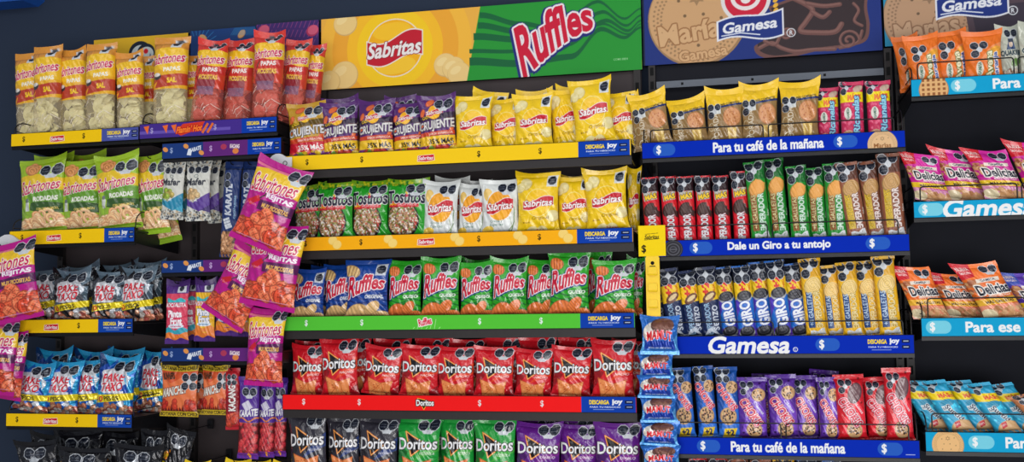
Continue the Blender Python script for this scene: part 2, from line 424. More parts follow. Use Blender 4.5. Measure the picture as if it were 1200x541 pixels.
def crisp_fill_mesh(name, W, H, T, z0, z1, mat, seed):
    """curled crisps lying loose inside a clear bag"""
    rg = random.Random(seed); V, Fc = [], []
    for k in range(38):
        z = z0+(z1-z0)*(k+rg.random())/38; cx = rg.uniform(-1, 1)*W*.27; cy = rg.uniform(-.75, .55)*T*.28
        r = rg.uniform(.019, .027); M = Matrix.Rotation(rg.uniform(-1.1, 1.1), 3, 'X') @ Matrix.Rotation(rg.uniform(0, 6), 3, 'Y') @ Matrix.Rotation(rg.uniform(-.9, .9), 3, 'Z')
        b = len(V); cv = rg.uniform(8, 20); rings = 4; n = 14
        V.append(tuple(M @ Vector((0, 0, 0))+Vector((cx, cy, z))))
        for i in range(1, rings+1):
            for q in range(n):
                t = 2*math.pi*q/n; rr = r*i/rings*(1+.08*math.sin(3*t+k)); x, zz = rr*math.cos(t), rr*.82*math.sin(t)
                p = M @ Vector((x, cv*(x*x-.4*zz*zz), zz)); p += Vector((cx, cy, z))
                p.x = max(-W*.39, min(W*.39, p.x)); lim = T*.40*max(.2, 1-(abs(p.x)/(W*.46))**2); p.y = max(-lim, min(lim, p.y)); p.z = max(z0-.005, p.z)
                V.append(tuple(p))
        for q in range(n): Fc.append((b, b+1+q, b+1+(q+1) % n))
        for i in range(rings-1):
            for q in range(n): a0 = b+1+i*n; q2 = (q+1) % n; Fc.append((a0+q, a0+n+q, a0+n+q2, a0+q2))
    me = bpy.data.meshes.new(name); me.from_pydata(V, [], Fc); me.materials.append(mat)
    me.polygons.foreach_set('use_smooth', [True]*len(Fc)); me.update(); return me
# ------------------------------------------------------------------ artwork of the packs (100 units wide)
WH, YE, RD = (240, 240, 240), (248, 206, 28), (206, 26, 46)
def arch(k): return lambda x, y: (x, y+k*(.25-x*x)*4-k*.5)
def tilt(k): return lambda x, y: (x, y+k*x)
def warp2(k, j): return lambda x, y: (x, y*(1+j*x)+k*x)

def sab_logo(a, cx, cy, r, sun=(250, 190, 30), ring=None, w=None):
    """round sun crossed by a red ribbon with the script word"""
    if ring: a.ell(cx, cy, r*1.04, r*1.04, ring, 0, 40)
    a.ell(cx, cy, r, r, sun, 0, 40); a.ell(cx-r*.1, cy-r*.55, r*.7, r*.35, tuple(min(255, v+14) for v in sun), 0, 24)
    w = w or r*1.15
    f = lambda x: cy+r*.28+.16*r*math.sin((x-cx)/w*3.0)+.10*(x-cx); g = lambda x: cy-r*.34+.16*r*math.sin((x-cx)/w*3.0)+.10*(x-cx)
    a.band(lambda x: g(x)-r*.05, lambda x: f(x)+r*.05, (240, 236, 232), cx-w*1.02, cx+w*1.02); a.band(g, f, RD, cx-w, cx+w)
    a.text('Sabritas', cx, cy-r*.03, w*1.86, r*.52, (250, 246, 244), bold=.025, shear=.22, warp=tilt(.22), out=(150, 16, 36), ow=.05)

def k_original():
    a = Art(100, 138, YE)
    for x, y, r in ((24, 112, 15), (10, 104, 12), (88, 40, 15), (38, 4, 16), (60, 6, 14)):
        a.ell(x, y, r, r*.86, (214, 190, 120), .4); a.ell(x-.6, y+.8, r*.94, r*.8, (240, 224, 158), .4); a.ell(x+r*.2, y+r*.2, r*.5, r*.3, (246, 232, 176), .2)
    a.ring(53, 70, 31, 31, 1.2, (252, 240, 170), 0, 40)
    sab_logo(a, 53, 70, 28, (250, 200, 24), None, 37)
    a.text('Original', 58, 35, 40, 9, (120, 84, 20), shear=.2, bold=.0, warp=tilt(.1))
    a.rect(73, 106, 96, 130, (226, 228, 226)); a.oct(84.5, 119, 10)
    a.text('Sabritas', 60, 8, 26, 8, RD, bold=.01, shear=.2)
    a.text('SIN GLUTEN', 25, 26, 20, 3, (150, 110, 20)); return a
def k_crema():
    a = Art(100, 132, (226, 230, 228))
    a.ell(20, 96, 13, 16, (236, 190, 90), .3); a.ell(20, 97, 11, 13, (246, 208, 120), .3); a.ell(16, 12, 18, 10, (240, 200, 80), .2)
    a.line([(86, 84), (92, 60), (90, 30), (80, 10), (60, 6)], 2.0, (110, 140, 90)); a.line([(80, 40), (84, 20), (70, 8)], 1.6, (150, 170, 120))
    a.ell(52, 69, 37, 39, (236, 236, 232), 0, 40); sab_logo(a, 52, 69, 35, (246, 166, 24), None, 37)
    a.text('Crema y', 42, 32, 34, 7, (60, 110, 90), bold=.0, shear=.15); a.text('Especias', 42, 24, 36, 8, (60, 110, 90), bold=.0, shear=.15)
    a.octs(70, 112, 11); return a
def ruffles_text(a, cx, cy, w, h, out=(250, 244, 244), rot=0, o2=(20, 40, 130)):
    wp = lambda x, y: (x, y*(1.25-.55*(x+.5))+(.36*math.sin((x+.5)*2.1))-.16)
    a.text('Ruffles', cx, cy, w, h*1.05, (206, 20, 56), out=out, ow=.05, bold=.03, shear=.12, rot=rot, warp=wp, out2=o2, sh=(-w*.008, -h*.03))
def k_ruffles(bg, dark, crisp, word, two):
    a = Art(100, 142, bg)
    for k in range(5): a.band(lambda x, k=k: 58-k*9+5*math.sin(x/14+k), lambda x, k=k: 61.5-k*9+5*math.sin(x/14+k), dark)
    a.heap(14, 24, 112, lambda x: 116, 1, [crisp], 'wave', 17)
    def ridged(cx, cy, rx, ry, ro):
        d = tuple(v*.74 for v in crisp); l = tuple(min(255, v*1.12+6) for v in crisp); cr, sr = math.cos(ro), math.sin(ro)
        a.ell(cx, cy, rx*1.05, ry*1.06, d, ro, 24); a.ell(cx, cy, rx, ry, crisp, ro, 24)
        for k in range(-6, 7):
            u = k/6.8; h_ = math.sqrt(1-u*u)*ry*.96; x_ = u*rx
            a.line([(cx+x_*cr+h_*sr, cy+x_*sr-h_*cr), (cx+x_*cr-h_*sr, cy+x_*sr+h_*cr)], 1.5, l if k % 2 else tuple(v*.86 for v in crisp))
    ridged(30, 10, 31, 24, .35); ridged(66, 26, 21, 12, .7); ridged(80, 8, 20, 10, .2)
    ruffles_text(a, 51, 80, 86, 38)
    a.text(word, 72, 53, 42, 8.5, (244, 244, 240), bold=.03, shear=.25, warp=tilt(.08))
    if two: a.octs(73, 120, 11.5)
    else: a.rect(72, 104, 96, 131, (206, 212, 222)); a.oct(84, 118, 10.5)
    return a
def k_doritos(bg, word, mood=(255, 120, 20), dark=None):
    a = Art(100, 132, bg); dk = dark or tuple(v*.72 for v in bg)
    a.poly([(100, 62), (100, 92), (62, 60), (40, 38)], tuple(min(255, v*.6+m*.4) for v, m in zip(bg, mood)))
    a.poly([(0, 20), (30, 60), (0, 70)], dk); a.poly([(60, 0), (100, 30), (100, 0)], dk)
    for (x, y, s, r) in ((32, 26, 30, .2), (66, 24, 28, .8), (48, 10, 26, 1.3)):
        P = [(x+s*math.cos(r+k*2.09), y+s*math.sin(r+k*2.09)) for k in range(3)]; a.tris([P], (190, 92, 44)); Q = [(x+(p[0]-x)*.9, y+(p[1]-y)*.9) for p in P]; a.tris([Q], (242, 146, 84))
        for _ in range(14):
            u, v = a.rng.random(), a.rng.random()
            if u+v > 1: u, v = 1-u, 1-v
            px = Q[0][0]+(Q[1][0]-Q[0][0])*u+(Q[2][0]-Q[0][0])*v; py = Q[0][1]+(Q[1][1]-Q[0][1])*u+(Q[2][1]-Q[0][1])*v
            a.blob(px, py, 1.6, a.rng.choice([(224, 112, 56), (250, 180, 112), (200, 84, 44)]))
    T = [(22, 104), (72, 76), (36, 50)]
    a.poly(T, (20, 18, 22)); 
    for w, c in ((3.4, (230, 90, 20)), (1.4, (255, 214, 120))): a.line(T+[T[0]], w, c)
    a.text('Doritos', 50, 77, 92, 23, (246, 246, 248), out=(26, 20, 26), ow=.06, bold=.02, warp=lambda x, y: (x, y*(1+.25*abs(x))+.10*x))
    a.text(word, 74, 56, 34, 5.5, (244, 236, 236), bold=.01, shear=.25)
    a.octs(73, 117, 11); return a
def k_crujiente(bg, band, first):
    a = Art(100, 142, bg)
    for x, y, r, ro in ((34, 124, 13, .5), (12, 100, 11, 1.1), (90, 88, 12, .2), (10, 70, 9, .6), (92, 56, 8, 1)):
        a.ell(x, y, r, r*.6, (190, 74, 40), ro); a.ell(x, y, r*.86, r*.48, (232, 110, 60), ro)
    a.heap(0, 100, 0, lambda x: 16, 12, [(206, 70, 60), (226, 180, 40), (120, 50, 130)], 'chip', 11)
    a.poly([(20, 4), (34, 22), (48, 4)], (120, 160, 60))
    a.band(lambda x: 78+.08*x, lambda x: 90+.10*x, tuple(v*.5 for v in bg))
    if first: sab_logo(a, 50, 104, 14, (248, 186, 30), None, 20)
    else: sab_logo(a, 46, 100, 18, (250, 180, 30), None, 24)
    a.text('CADA', 22, 88, 22, 8, YE, bold=.03, rot=.2)
    a.text('CRUJIENTE', 50, 66, 98, 26, (226, 222, 220), out=(30, 20, 40), ow=.05, bold=.035, warp=warp2(.22, .12), rot=.02)
    a.band(lambda x: 40+.04*x, lambda x: 50+.04*x, (210, 70, 40)); a.text('SABOR BARBACOA', 62, 47, 66, 5, (240, 220, 210), rot=.04)
    a.band(lambda x: 18+.02*x, lambda x: 40+.02*x, band)
    dk = (240, 236, 230) if first else (26, 26, 34)
    a.text('35% MÁS', 62, 29, 66, 14, dk, bold=.03)
    a.octs(70, 120, 11.5); return a
def k_tostitos():
    a = Art(100, 142, (38, 158, 40))
    a.band(lambda x: 130, lambda x: 142, (120, 170, 30))
    for k in range(26): a.blob(a.rng.uniform(0, 100), a.rng.uniform(126, 141), 3, a.rng.choice([(200, 200, 30), (30, 110, 30), (170, 190, 40)]))
    a.ell(42, 44, 44, 44, (36, 32, 34), 0, 40); a.ell(42, 46, 40, 41, (120, 90, 66), 0, 40)
    for _ in range(420):
        t = a.rng.uniform(0, 6.28); q = 39*math.sqrt(a.rng.random()); y = 46+q*math.sin(t)
        if y > 76: continue
        a.blob(42+q*math.cos(t), y, a.rng.uniform(1.6, 3.2), a.rng.choice([(226, 208, 190), (190, 60, 50), (150, 150, 70), (170, 120, 80), (230, 224, 210), (110, 110, 60), (200, 150, 110)]))
    a.band(lambda x: 73+.02*x, lambda x: 89+.02*x, (212, 40, 50), 4, 84); a.text('MÁS', 16, 82, 20, 8, YE, bold=.02); a.text('SALSA VERDE', 54, 80, 48, 5.5, (240, 200, 200), bold=.01)
    a.text('Tostitos', 49, 99, 98, 29, (32, 30, 52), out=(240, 240, 238), ow=.05, bold=.035, warp=tilt(.05))
    a.ell(52, 102, 4, 4, (200, 30, 80)); a.poly([(46, 112), (52, 104), (58, 112)], (240, 190, 40))
    a.octs(72, 119, 11); return a
def sabtones(a, cx, cy, w, h, rot=0.06, out=(250, 245, 240)):
    a.text('Sabritones', cx, cy, w, h, (206, 30, 84), out=out, ow=.045, bold=.012, shear=.2, rot=rot, warp=lambda x, y: (x, y*(1.15-.3*(x+.5))+.05*x))
def k_rodadas():
    a = Art(100, 172, (160, 196, 44))
    a.band(lambda x: 94+8*math.sin(x/34), lambda x: 128+9*math.sin(x/30+.4), (240, 200, 44))
    a.band(lambda x: 66+5*math.sin(x/30), lambda x: 92+8*math.sin(x/34), (104, 158, 48), 22, 100)
    a.band(lambda x: 44, lambda x: 66+5*math.sin(x/30), (58, 92, 44), 30, 100); a.band(lambda x: 0, lambda x: 62-.3*x, (150, 190, 60), 0, 60)
    a.heap(28, 44, 142, lambda x: 150, 6, [(226, 150, 90)], 'ring', 10)
    a.rect(17, 52, 27, 72, (216, 220, 214)); a.ell(22, 76, 4, 5, (110, 116, 120)); 
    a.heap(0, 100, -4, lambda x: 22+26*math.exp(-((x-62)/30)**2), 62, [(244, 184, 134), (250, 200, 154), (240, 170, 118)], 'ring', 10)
    a.rect(0, 0, 100, 12, (150, 190, 44)); sabtones(a, 51, 108, 88, 27); a.text('RODADAS', 65, 78, 52, 10, (240, 240, 230), bold=.05)
    a.text('CON SAL Y LIMÓN', 68, 55, 46, 6.5, (244, 214, 110), bold=.03); a.octs(75, 143, 11.5); return a
def k_rejitas():
    a = Art(100, 152, (186, 16, 136))
    a.band(lambda x: 98+7*math.sin(x/36), lambda x: 130+8*math.sin(x/30), (244, 200, 40)); a.band(lambda x: 136, lambda x: 140, (230, 120, 150))
    a.band(lambda x: 62+.06*x, lambda x: 80+.06*x, (88, 24, 84), 34, 100)
    a.poly([(8, 74), (30, 88), (36, 80), (18, 66)], (206, 30, 50)); a.line([(34, 84), (42, 92), (42, 100)], 2.4, (50, 60, 40)); a.text('y limón', 20, 70, 22, 6, (240, 130, 150), shear=.2)
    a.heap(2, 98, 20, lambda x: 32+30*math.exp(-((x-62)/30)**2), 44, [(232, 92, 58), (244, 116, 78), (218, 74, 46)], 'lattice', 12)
    a.line([(10, 13), (90, 13)], 1, (230, 170, 210))
    sabtones(a, 50, 112, 88, 28); a.text('REJITAS', 70, 91, 50, 10, (246, 240, 246), bold=.05, warp=tilt(-.05)); a.text('MUY PICOSITAS', 68, 74, 50, 7.5, (242, 190, 90), bold=.04)
    a.octs(84, 138, 9); return a
def k_papas(top, red, word, hot):
    a = Art(100, 285, (214, 190, 140))
    a.rect(0, 0, 100, 120, (244, 224, 180), .26 if not hot else .34); 
    if hot: a.rect(0, 0, 100, 120, (226, 110, 96), .36)
    for _ in range(16):
        x, y = a.rng.uniform(0, 100), a.rng.uniform(4, 112); a.line([(x, y), (x+a.rng.uniform(-26, 26), y+a.rng.uniform(-26, 26))], a.rng.uniform(.8, 1.8), (236, 226, 214))
    a.band(lambda x: 226+10*math.sin(x/40), lambda x: 285, top)
    a.band(lambda x: 118, lambda x: 200, (238, 178, 40) if not hot else red)
    a.band(lambda x: 176+4*math.sin(x/20+1), lambda x: 238+9*math.sin(x/36), (246, 196, 40))
    if not hot:
        a.band(lambda x: 120+.1*x, lambda x: 158+.08*x, red); a.text('PAPAS', 64, 180, 46, 12, (246, 240, 224), bold=.05, rot=.05); a.text(word, 66, 145, 26, 15, YE, bold=.05, rot=.05)
        a.ell(20, 158, 14, 11, (60, 54, 56)); a.ell(20, 163, 11, 6, (236, 230, 222)); a.poly([(0, 130), (22, 142), (14, 120), (0, 118)], (244, 160, 30))
    else:
        a.band(lambda x: 166, lambda x: 196+5*math.sin(x/20+1), (206, 50, 44)); a.band(lambda x: 112+.1*x, lambda x: 158, (150, 50, 60), 18, 82); a.rect(24, 96, 80, 124, (140, 120, 160), .5)
        a.text('PAPAS', 60, 180, 48, 13, (246, 236, 230), bold=.05, rot=.04); a.text(word, 56, 155, 60, 14, (244, 200, 80), bold=.05)
        a.line([(16, 158), (26, 178), (30, 190)], 3, (60, 60, 40)); a.poly([(6, 150), (22, 170), (14, 145)], (190, 30, 40))
    a.text('Sabritones', 50, 213, 94, 29, (206, 30, 84), out=(248, 240, 232), ow=.05, bold=.02, shear=.2, rot=.09)
    if hot: a.octs(66, 262, 12)
    else: a.rect(60, 246, 88, 276, (214, 216, 220)); a.oct(74, 262, 12)
    return a
def k_pake(bg, b2, b3):
    a = Art(100, 140, bg)
    a.poly([(20, 140), (40, 90), (0, 70), (0, 140)], tuple(v*.6 for v in bg)); a.poly([(40, 140), (66, 80), (100, 110), (100, 140)], b2)
    a.poly([(60, 100), (100, 90), (90, 30), (66, 60)], b3); a.poly([(0, 110), (26, 126), (40, 104), (20, 84)], b3); a.poly([(16, 108), (72, 120), (88, 92), (78, 54), (14, 52)], (224, 226, 232)); a.poly([(60, 60), (90, 84), (84, 60)], b3); a.poly([(60, 26), (78, 40), (88, 14)], (216, 220, 228)); a.poly([(0, 60), (30, 52), (16, 26), (0, 30)], b2); a.poly([(8, 140), (30, 118), (44, 140)], b2)
    a.poly([(72, 100), (90, 60), (80, 24), (96, 20), (98, 96)], b2); a.poly([(78, 100), (86, 70), (92, 96)], (226, 232, 240))
    a.text('PAKE', 49, 92, 56, 19, (214, 24, 50), out=(240, 240, 242), ow=.03, bold=.03, shear=.25, rot=.1); a.text('TAXO', 47, 69, 58, 20, (214, 24, 50), out=(240, 240, 242), ow=.03, bold=.03, shear=.25, rot=.1)
    a.heap(4, 96, -4, lambda x: 24, 26, [(196, 120, 90), (206, 150, 120), (170, 80, 70), (200, 190, 184)], 'nut', 8)
    a.poly([(0, 26), (100, 40), (100, 57), (0, 46)], (244, 220, 30)); a.text('10', 15, 37, 16, 13, (206, 30, 50), bold=.03, rot=.1); a.text('PESOS', 48, 41, 40, 10, (26, 26, 30), bold=.02, rot=.1)
    a.octs(68, 119, 11.5); return a
def k_darknut():
    a = Art(100, 140, (26, 26, 32)); a.poly([(0, 0), (30, 60), (0, 90)], (50, 50, 58)); a.poly([(60, 40), (100, 100), (100, 20)], (60, 62, 72)); a.poly([(30, 110), (70, 110), (54, 92)], (120, 124, 134))
    a.blob(14, 70, 12, (236, 170, 30)); a.heap(6, 30, 60, lambda x: 82, 6, [(240, 190, 40), (220, 130, 30)], 'nut', 5); a.rect(0, 30, 100, 50, (230, 210, 30)); a.octs(50, 112, 13); return a
def k_mafer(c1, c2, nut):
    a = Art(100, 235, (214, 214, 206))
    for _ in range(130): a.blob(a.rng.uniform(0, 100), a.rng.choice([a.rng.uniform(186, 235), a.rng.uniform(0, 40)]), a.rng.uniform(2, 5), a.rng.choice([(70, 74, 84), (150, 150, 140), (200, 180, 150), (110, 116, 120)]))
    a.heap(10, 60, 84, lambda x: 122, 9, nut, 'nut', 15); a.poly([(0, 88), (34, 70), (100, 108), (100, 60), (58, 36), (0, 62)], c1); a.poly([(58, 36), (100, 60), (100, 30), (70, 40)], c2)
    a.text('Mafer', 44, 150, 84, 26, (40, 44, 58), bold=.03, shear=.1); a.ring(46, 172, 8, 6, 2, (90, 110, 110)); a.text('ORIGINAL', 34, 78, 40, 8, (230, 235, 240), bold=.02)
    a.octs(52, 196, 13, 'three'); return a
def k_karate(bg, purple):
    a = Art(100, 500 if not purple else 340, bg); H = a.H
    nutc = [(196, 140, 96), (216, 164, 120), (176, 120, 80)] if not purple else [(206, 60, 66), (222, 84, 84), (190, 46, 60)]
    top = H*.27 if not purple else H*.46
    a.rect(14 if not purple else 0, 0, 92 if not purple else 100, top, tuple(v*.5 for v in nutc[0])); a.heap(16 if not purple else 4, 88 if not purple else 96, 6, lambda x: top-6, 60, nutc, 'nut', 13)
    if not purple:
        a.text('KARATE', 44, 300, 160, 34, (206, 212, 222), bold=.05, rot=math.pi/2, shear=.15); a.text('cacahuates', 80, 260, 120, 14, (150, 190, 220), rot=math.pi/2)
        for k, (x, y) in enumerate(((34, 196), (40, 182), (46, 168), (52, 156))): a.poly([(x-20, y), (x+18, y+12), (x+22, y), (x-14, y-12)], (214, 220, 228))
        a.octs(30, 400, 19, 'col'); a.rect(0, 455, 100, 462, tuple(v*.6 for v in bg))
    else:
        a.rect(0, 0, 100, 26, (110, 40, 150)); a.blob(60, 14, 10, (240, 160, 40)); a.rect(0, top, 100, H, bg); a.band(lambda x: top-8, lambda x: top+10+8*math.sin(x/12), (230, 130, 40)); a.band(lambda x: top-6, lambda x: top+4+8*math.sin(x/12), bg)
        a.text('KARATE', 50, top+34, 92, 26, (236, 236, 240), out=(60, 30, 110), ow=.05, bold=.05, shear=.15, rot=.1)
        for (x, y) in ((38, 232), (46, 222), (54, 212)): a.poly([(x-20, y-6), (x+14, y+12), (x+22, y+2), (x-12, y-16)], (214, 210, 228))
        a.octs(56, 278, 17)
    return a
def k_pinta(bg, c2, c3, drop):
    a = Art(100, 255, bg); a.band(lambda x: 40+6*math.sin(x/12), lambda x: 205, c2); a.band(lambda x: 40, lambda x: 62+7*math.sin(x/10), c3); a.band(lambda x: 20+5*math.sin(x/9), lambda x: 42+6*math.sin(x/12), (240, 130, 50))
    a.band(lambda x: 168, lambda x: 182+5*math.sin(x/9), (60, 190, 200), 10, 92); a.text('ROCKALETA', 50, 158, 88, 16, WH, out=(220, 40, 90), ow=.1, bold=.04)
    a.text('Pinta', 46, 122, 62, 26, (250, 246, 250), bold=.05, out=drop, ow=.06); a.text('Frut', 52, 92, 52, 26, (250, 246, 250), bold=.05, out=drop, ow=.06); a.ell(50, 72, 36, 9, (230, 240, 250)); a.text('caramelo', 50, 72, 50, 7, drop)
    a.rect(52, 208, 90, 240, (210, 214, 222)); a.octs(70, 224, 11, 'one'); a.rect(0, 232, 100, 255, tuple(v*.85 for v in bg)); return a
def k_manicho():
    a = Art(100, 122, (214, 84, 40)); a.rect(0, 108, 100, 122, (206, 176, 40)); a.rect(0, 0, 100, 13, (206, 176, 40))
    for y in (115, 6):
        a.text('BOTANA CON CHILE', 50, y, 96, 8, (50, 34, 16), bold=.03)
    a.poly([(0, 95), (30, 80), (60, 95), (100, 85), (100, 40), (60, 20), (0, 30)], (232, 120, 70))
    for x in range(0, 104, 8): a.poly([(x-4, 13), (x, 26+4*math.sin(x)), (x+4, 13)], (90, 22, 16))
    a.heap(8, 96, 22, lambda x: 36, 16, [(180, 40, 30), (200, 60, 40)], 'nut', 8); a.text('RUNNERS', 22, 97, 34, 14, (70, 40, 20), bold=.06, rot=.08)
    a.text('MANICHET', 40, 62, 72, 19, (240, 236, 226), out=(80, 24, 20), ow=.06, bold=.04, rot=.18, shear=.2); a.octs(80, 84, 9.5, 'four'); return a
def k_kacang():
    a = Art(100, 370, (186, 30, 44)); a.heap(20, 80, 20, lambda x: 100, 9, [(200, 70, 50), (216, 96, 70)], 'nut', 24); a.poly([(0, 200), (100, 240), (100, 110), (0, 90)], (150, 20, 36)); a.text('KACANG', 54, 190, 150, 44, (240, 236, 232), out=(90, 10, 20), ow=.05, bold=.05, rot=math.pi/2)
    a.octs(52, 300, 16, 'four'); return a
def k_mamut():
    a = Art(100, 66, (36, 110, 200)); a.poly([(0, 0), (18, 16), (0, 30)], (90, 170, 230)); a.poly([(100, 0), (82, 16), (100, 36)], (90, 170, 230)); a.rect(0, 0, 100, 7, (60, 150, 220))
    a.ell(26, 40, 24, 15, (232, 226, 216), .3); a.ell(58, 50, 32, 13, (96, 58, 50)); a.ell(60, 52, 28, 9, (126, 80, 66)); a.band(lambda x: 8+4*math.sin(x/30), lambda x: 24, (20, 60, 170), 8, 92)
    a.text('MAMUT', 50, 33, 70, 15, (222, 30, 40), out=(240, 214, 226), ow=.05, bold=.03, warp=arch(.25)); a.text('galleta con malvavisco', 50, 12, 64, 4, (230, 236, 250)); return a
def k_doradas():
    a = Art(100, 140, (150, 118, 72)); a.band(lambda x: 90+14*(x/100)**1.0, lambda x: 140, (248, 202, 32)); a.band(lambda x: 86+14*(x/100), lambda x: 91+14*(x/100), (30, 50, 110), 20, 100)
    a.ell(72, 68, 25, 25, (190, 120, 74), 0, 30); a.ell(72, 68, 23, 23, (216, 150, 98), 0, 30)
    for k in range(24): a.blob(72+a.rng.uniform(-16, 16), 68+a.rng.uniform(-16, 16), 1.6, (180, 104, 60))
    a.poly([(58, 40), (84, 40), (80, 0), (62, 0)], (230, 196, 110)); a.band(lambda x: 6, lambda x: 38, (200, 160, 84), 66, 74)
    a.text('DORADAS', 26, 46, 78, 15, (232, 222, 200), rot=math.pi/2+.06, bold=.0); a.ring(20, 10, 8, 9, 2, (226, 216, 190)); a.ring(12, 44, 7, 10, 1.5, (214, 198, 160))
    a.text('¡MÁS COMPARTE!', 66, 103, 54, 8, (60, 50, 30), bold=.03, rot=.14); a.rect(8, 76, 40, 98, (216, 218, 214)); a.octs(22, 84, 9, 'L'); return a
def k_rican():
    a = Art(100, 205, (206, 44, 92)); a.rect(0, 128, 100, 164, (246, 222, 20)); a.text('MÁS', 52, 147, 40, 24, (236, 120, 50), bold=.06); a.text('30%', 78, 146, 22, 18, (206, 60, 60), bold=.03)
    for _ in range(30): a.blob(a.rng.uniform(0, 100), a.rng.uniform(30, 126), a.rng.uniform(3, 7), (232, 96, 134))
    a.ell(76, 176, 22, 12, (196, 170, 150), .3); a.ell(26, 14, 24, 14, (206, 160, 130), .2); a.ell(30, 88, 16, 22, (226, 226, 216)); a.text('GAMESA', 30, 88, 38, 10, (60, 100, 80), rot=math.pi/2, bold=.03)
    a.text('Ricanelas', 66, 84, 130, 26, (150, 214, 236), out=(24, 60, 120), ow=.1, bold=.03, rot=math.pi/2, shear=.15); a.octs(28, 180, 12, 'L'); return a
def k_emper(bg, cap, ck, txt, kind, bar):
    a = Art(100, 340, bg); a.rect(0, 262, 100, 340, cap)
    if kind == 'red':
        a.poly([(14, 214), (90, 222), (92, 262), (10, 258)], (190, 184, 170)); a.text('MÁS', 54, 238, 66, 28, YE, out=(40, 20, 20), ow=.08, bold=.05, rot=.15)
        a.ell(46, 170, 44, 34, (62, 40, 38), .4); a.ell(50, 178, 34, 24, (84, 60, 56), .4); a.poly([(60, 190), (100, 160), (96, 130), (50, 150)], (70, 44, 42)); a.blob(84, 196, 12, (210, 40, 44)); a.text('EMPERADOR', 52, 70, 150, 42, (226, 226, 230), out=(120, 8, 24), ow=.05, bold=.04, rot=math.pi/2)
    else:
        a.band(lambda x: 40, lambda x: 200, bar, 14, 46); a.ell(52, 222, 44, 36, tuple(v*.8 for v in ck), .5, 20); a.ell(54, 224, 40, 32, ck, .5, 20)
        if kind != 'green':
            for q in (.3, .55, .8): a.ring(54, 224, 40*q, 32*q, 2, tuple(v*.82 for v in ck), .5)
        else: a.poly([(20, 232), (52, 262), (96, 244), (80, 206), (36, 200)], tuple(min(255, v*1.06) for v in ck))
        a.text('+8 GALLETAS', 30, 124, 140, 22, YE if kind == 'brown' else (200, 222, 240) if kind == 'yellow' else (240, 226, 160), out=bar if kind == 'yellow' else (60, 40, 30), ow=.04, bold=.01, rot=math.pi/2)
        a.text('EMPERADOR', 66, 120, 158, 28, txt, out=tuple(v*.6 for v in bg), ow=.05, bold=.04, rot=math.pi/2); a.rect(0, 0, 100, 44, bg); a.text('M', 56, 22, 60, 26, (228, 232, 236), bold=.05, rot=.15); a.text('Sabor', 94, 120, 30, 8, (240, 236, 230), rot=math.pi/2)
    a.octs(46, 296, 20, 'L'); return a
def k_navy():
    a = Art(100, 320, (24, 40, 84)); a.rect(0, 250, 100, 320, (20, 26, 50)); a.poly([(0, 160), (100, 172), (100, 250), (0, 240)], (246, 202, 30)); a.text('+2', 42, 224, 56, 34, (220, 40, 40), bold=.05, rot=math.pi/2*.95); a.text('PIEZAS', 84, 222, 40, 9, (200, 60, 30), rot=math.pi/2)
    a.ell(56, 184, 38, 20, (110, 66, 50), .5); a.ell(58, 186, 26, 10, (226, 200, 150), .5); a.text('EMPERADOR', 40, 88, 140, 26, (150, 186, 216), bold=.03, rot=math.pi/2*1.02); a.text('senzo', 76, 90, 110, 26, (206, 214, 226), bold=.01, rot=math.pi/2); a.poly([(10, 10), (50, 30), (90, 8), (60, 50), (84, 64), (30, 40)], (196, 206, 220)); a.octs(50, 284, 20, 'four'); return a
def k_giro():
    a = Art(100, 320, (30, 110, 206)); a.rect(0, 246, 100, 320, (16, 22, 44)); a.poly([(0, 170), (100, 178), (100, 252), (0, 246)], (246, 202, 30)); a.text('+2', 46, 228, 52, 34, (220, 40, 40), bold=.05, rot=math.pi/2); a.text('PIEZAS', 84, 226, 40, 9, (200, 60, 30), rot=math.pi/2)
    a.poly([(0, 0), (100, 0), (100, 70), (0, 40)], (90, 50, 176)); a.poly([(0, 90), (46, 168), (0, 168)], (84, 60, 190)); a.poly([(100, 90), (60, 40), (100, 40)], (60, 60, 190))
    for (x, y) in ((52, 184), (50, 30)): a.ell(x, y-4, 42, 25, (176, 180, 186), .1); a.ell(x, y+2, 40, 22, (50, 50, 58), .1); a.ring(x, y+2, 26, 13, 3, (92, 92, 100), .1); a.ell(x, y+2, 9, 4, (92, 92, 100), .1)
    a.text('GIRO', 54, 108, 106, 54, (240, 244, 250), out=(40, 70, 170), ow=.05, bold=.04, rot=math.pi/2*1.08); a.octs(50, 282, 20, 'four'); return a
def k_chokis(bg, red=False, big=False):
    H = 300 if not big else 218; a = Art(100, H, bg); k = H/300; dk = tuple(v*.6 for v in bg)
    for _ in range(16): a.blob(a.rng.uniform(0, 100), a.rng.uniform(0, H), 4, dk)
    a.poly([(14, 40*k), (46, 210*k), (70, 196*k), (100, 120*k), (100, 40*k)], tuple(min(255, v*1.2+20) for v in bg))
    if red: a.ell(66, H*.72, 24, 36, (100, 70, 76), -.4); a.ell(66, H*.73, 19, 30, (126, 96, 100), -.4)
    else: a.cookie(74, H*.72, 24 if big else 27, n=16, rot=.3)
    if big: a.cookie(56, 36, 27, n=22)
    else: a.cookie(50, 96, 38, n=26); a.rect(0, 0, 100, 46, tuple(min(255, v*1.25+16) for v in bg)); a.poly([(20, 8), (70, 8), (88, 46), (30, 46)], (244, 206, 40)); a.text('+2', 54, 28, 34, 24, (30, 40, 90), bold=.05)
    a.text('CHOKIS', 46, 176*k if not big else 96, 128 if not big else 104, 30, (216, 30, 66), out=(248, 240, 244), ow=.06, bold=.03, rot=-.95 if not big else -1.0, shear=.1, out2=(150, 10, 40)); a.text('Clásicas', 74, 168*k if not big else 112, 52, 9, (240, 240, 246), rot=-.95)
    a.octs(34, H-34 if not big else H-38, 15 if not big else 11, 'four' if not big else 'L'); return a
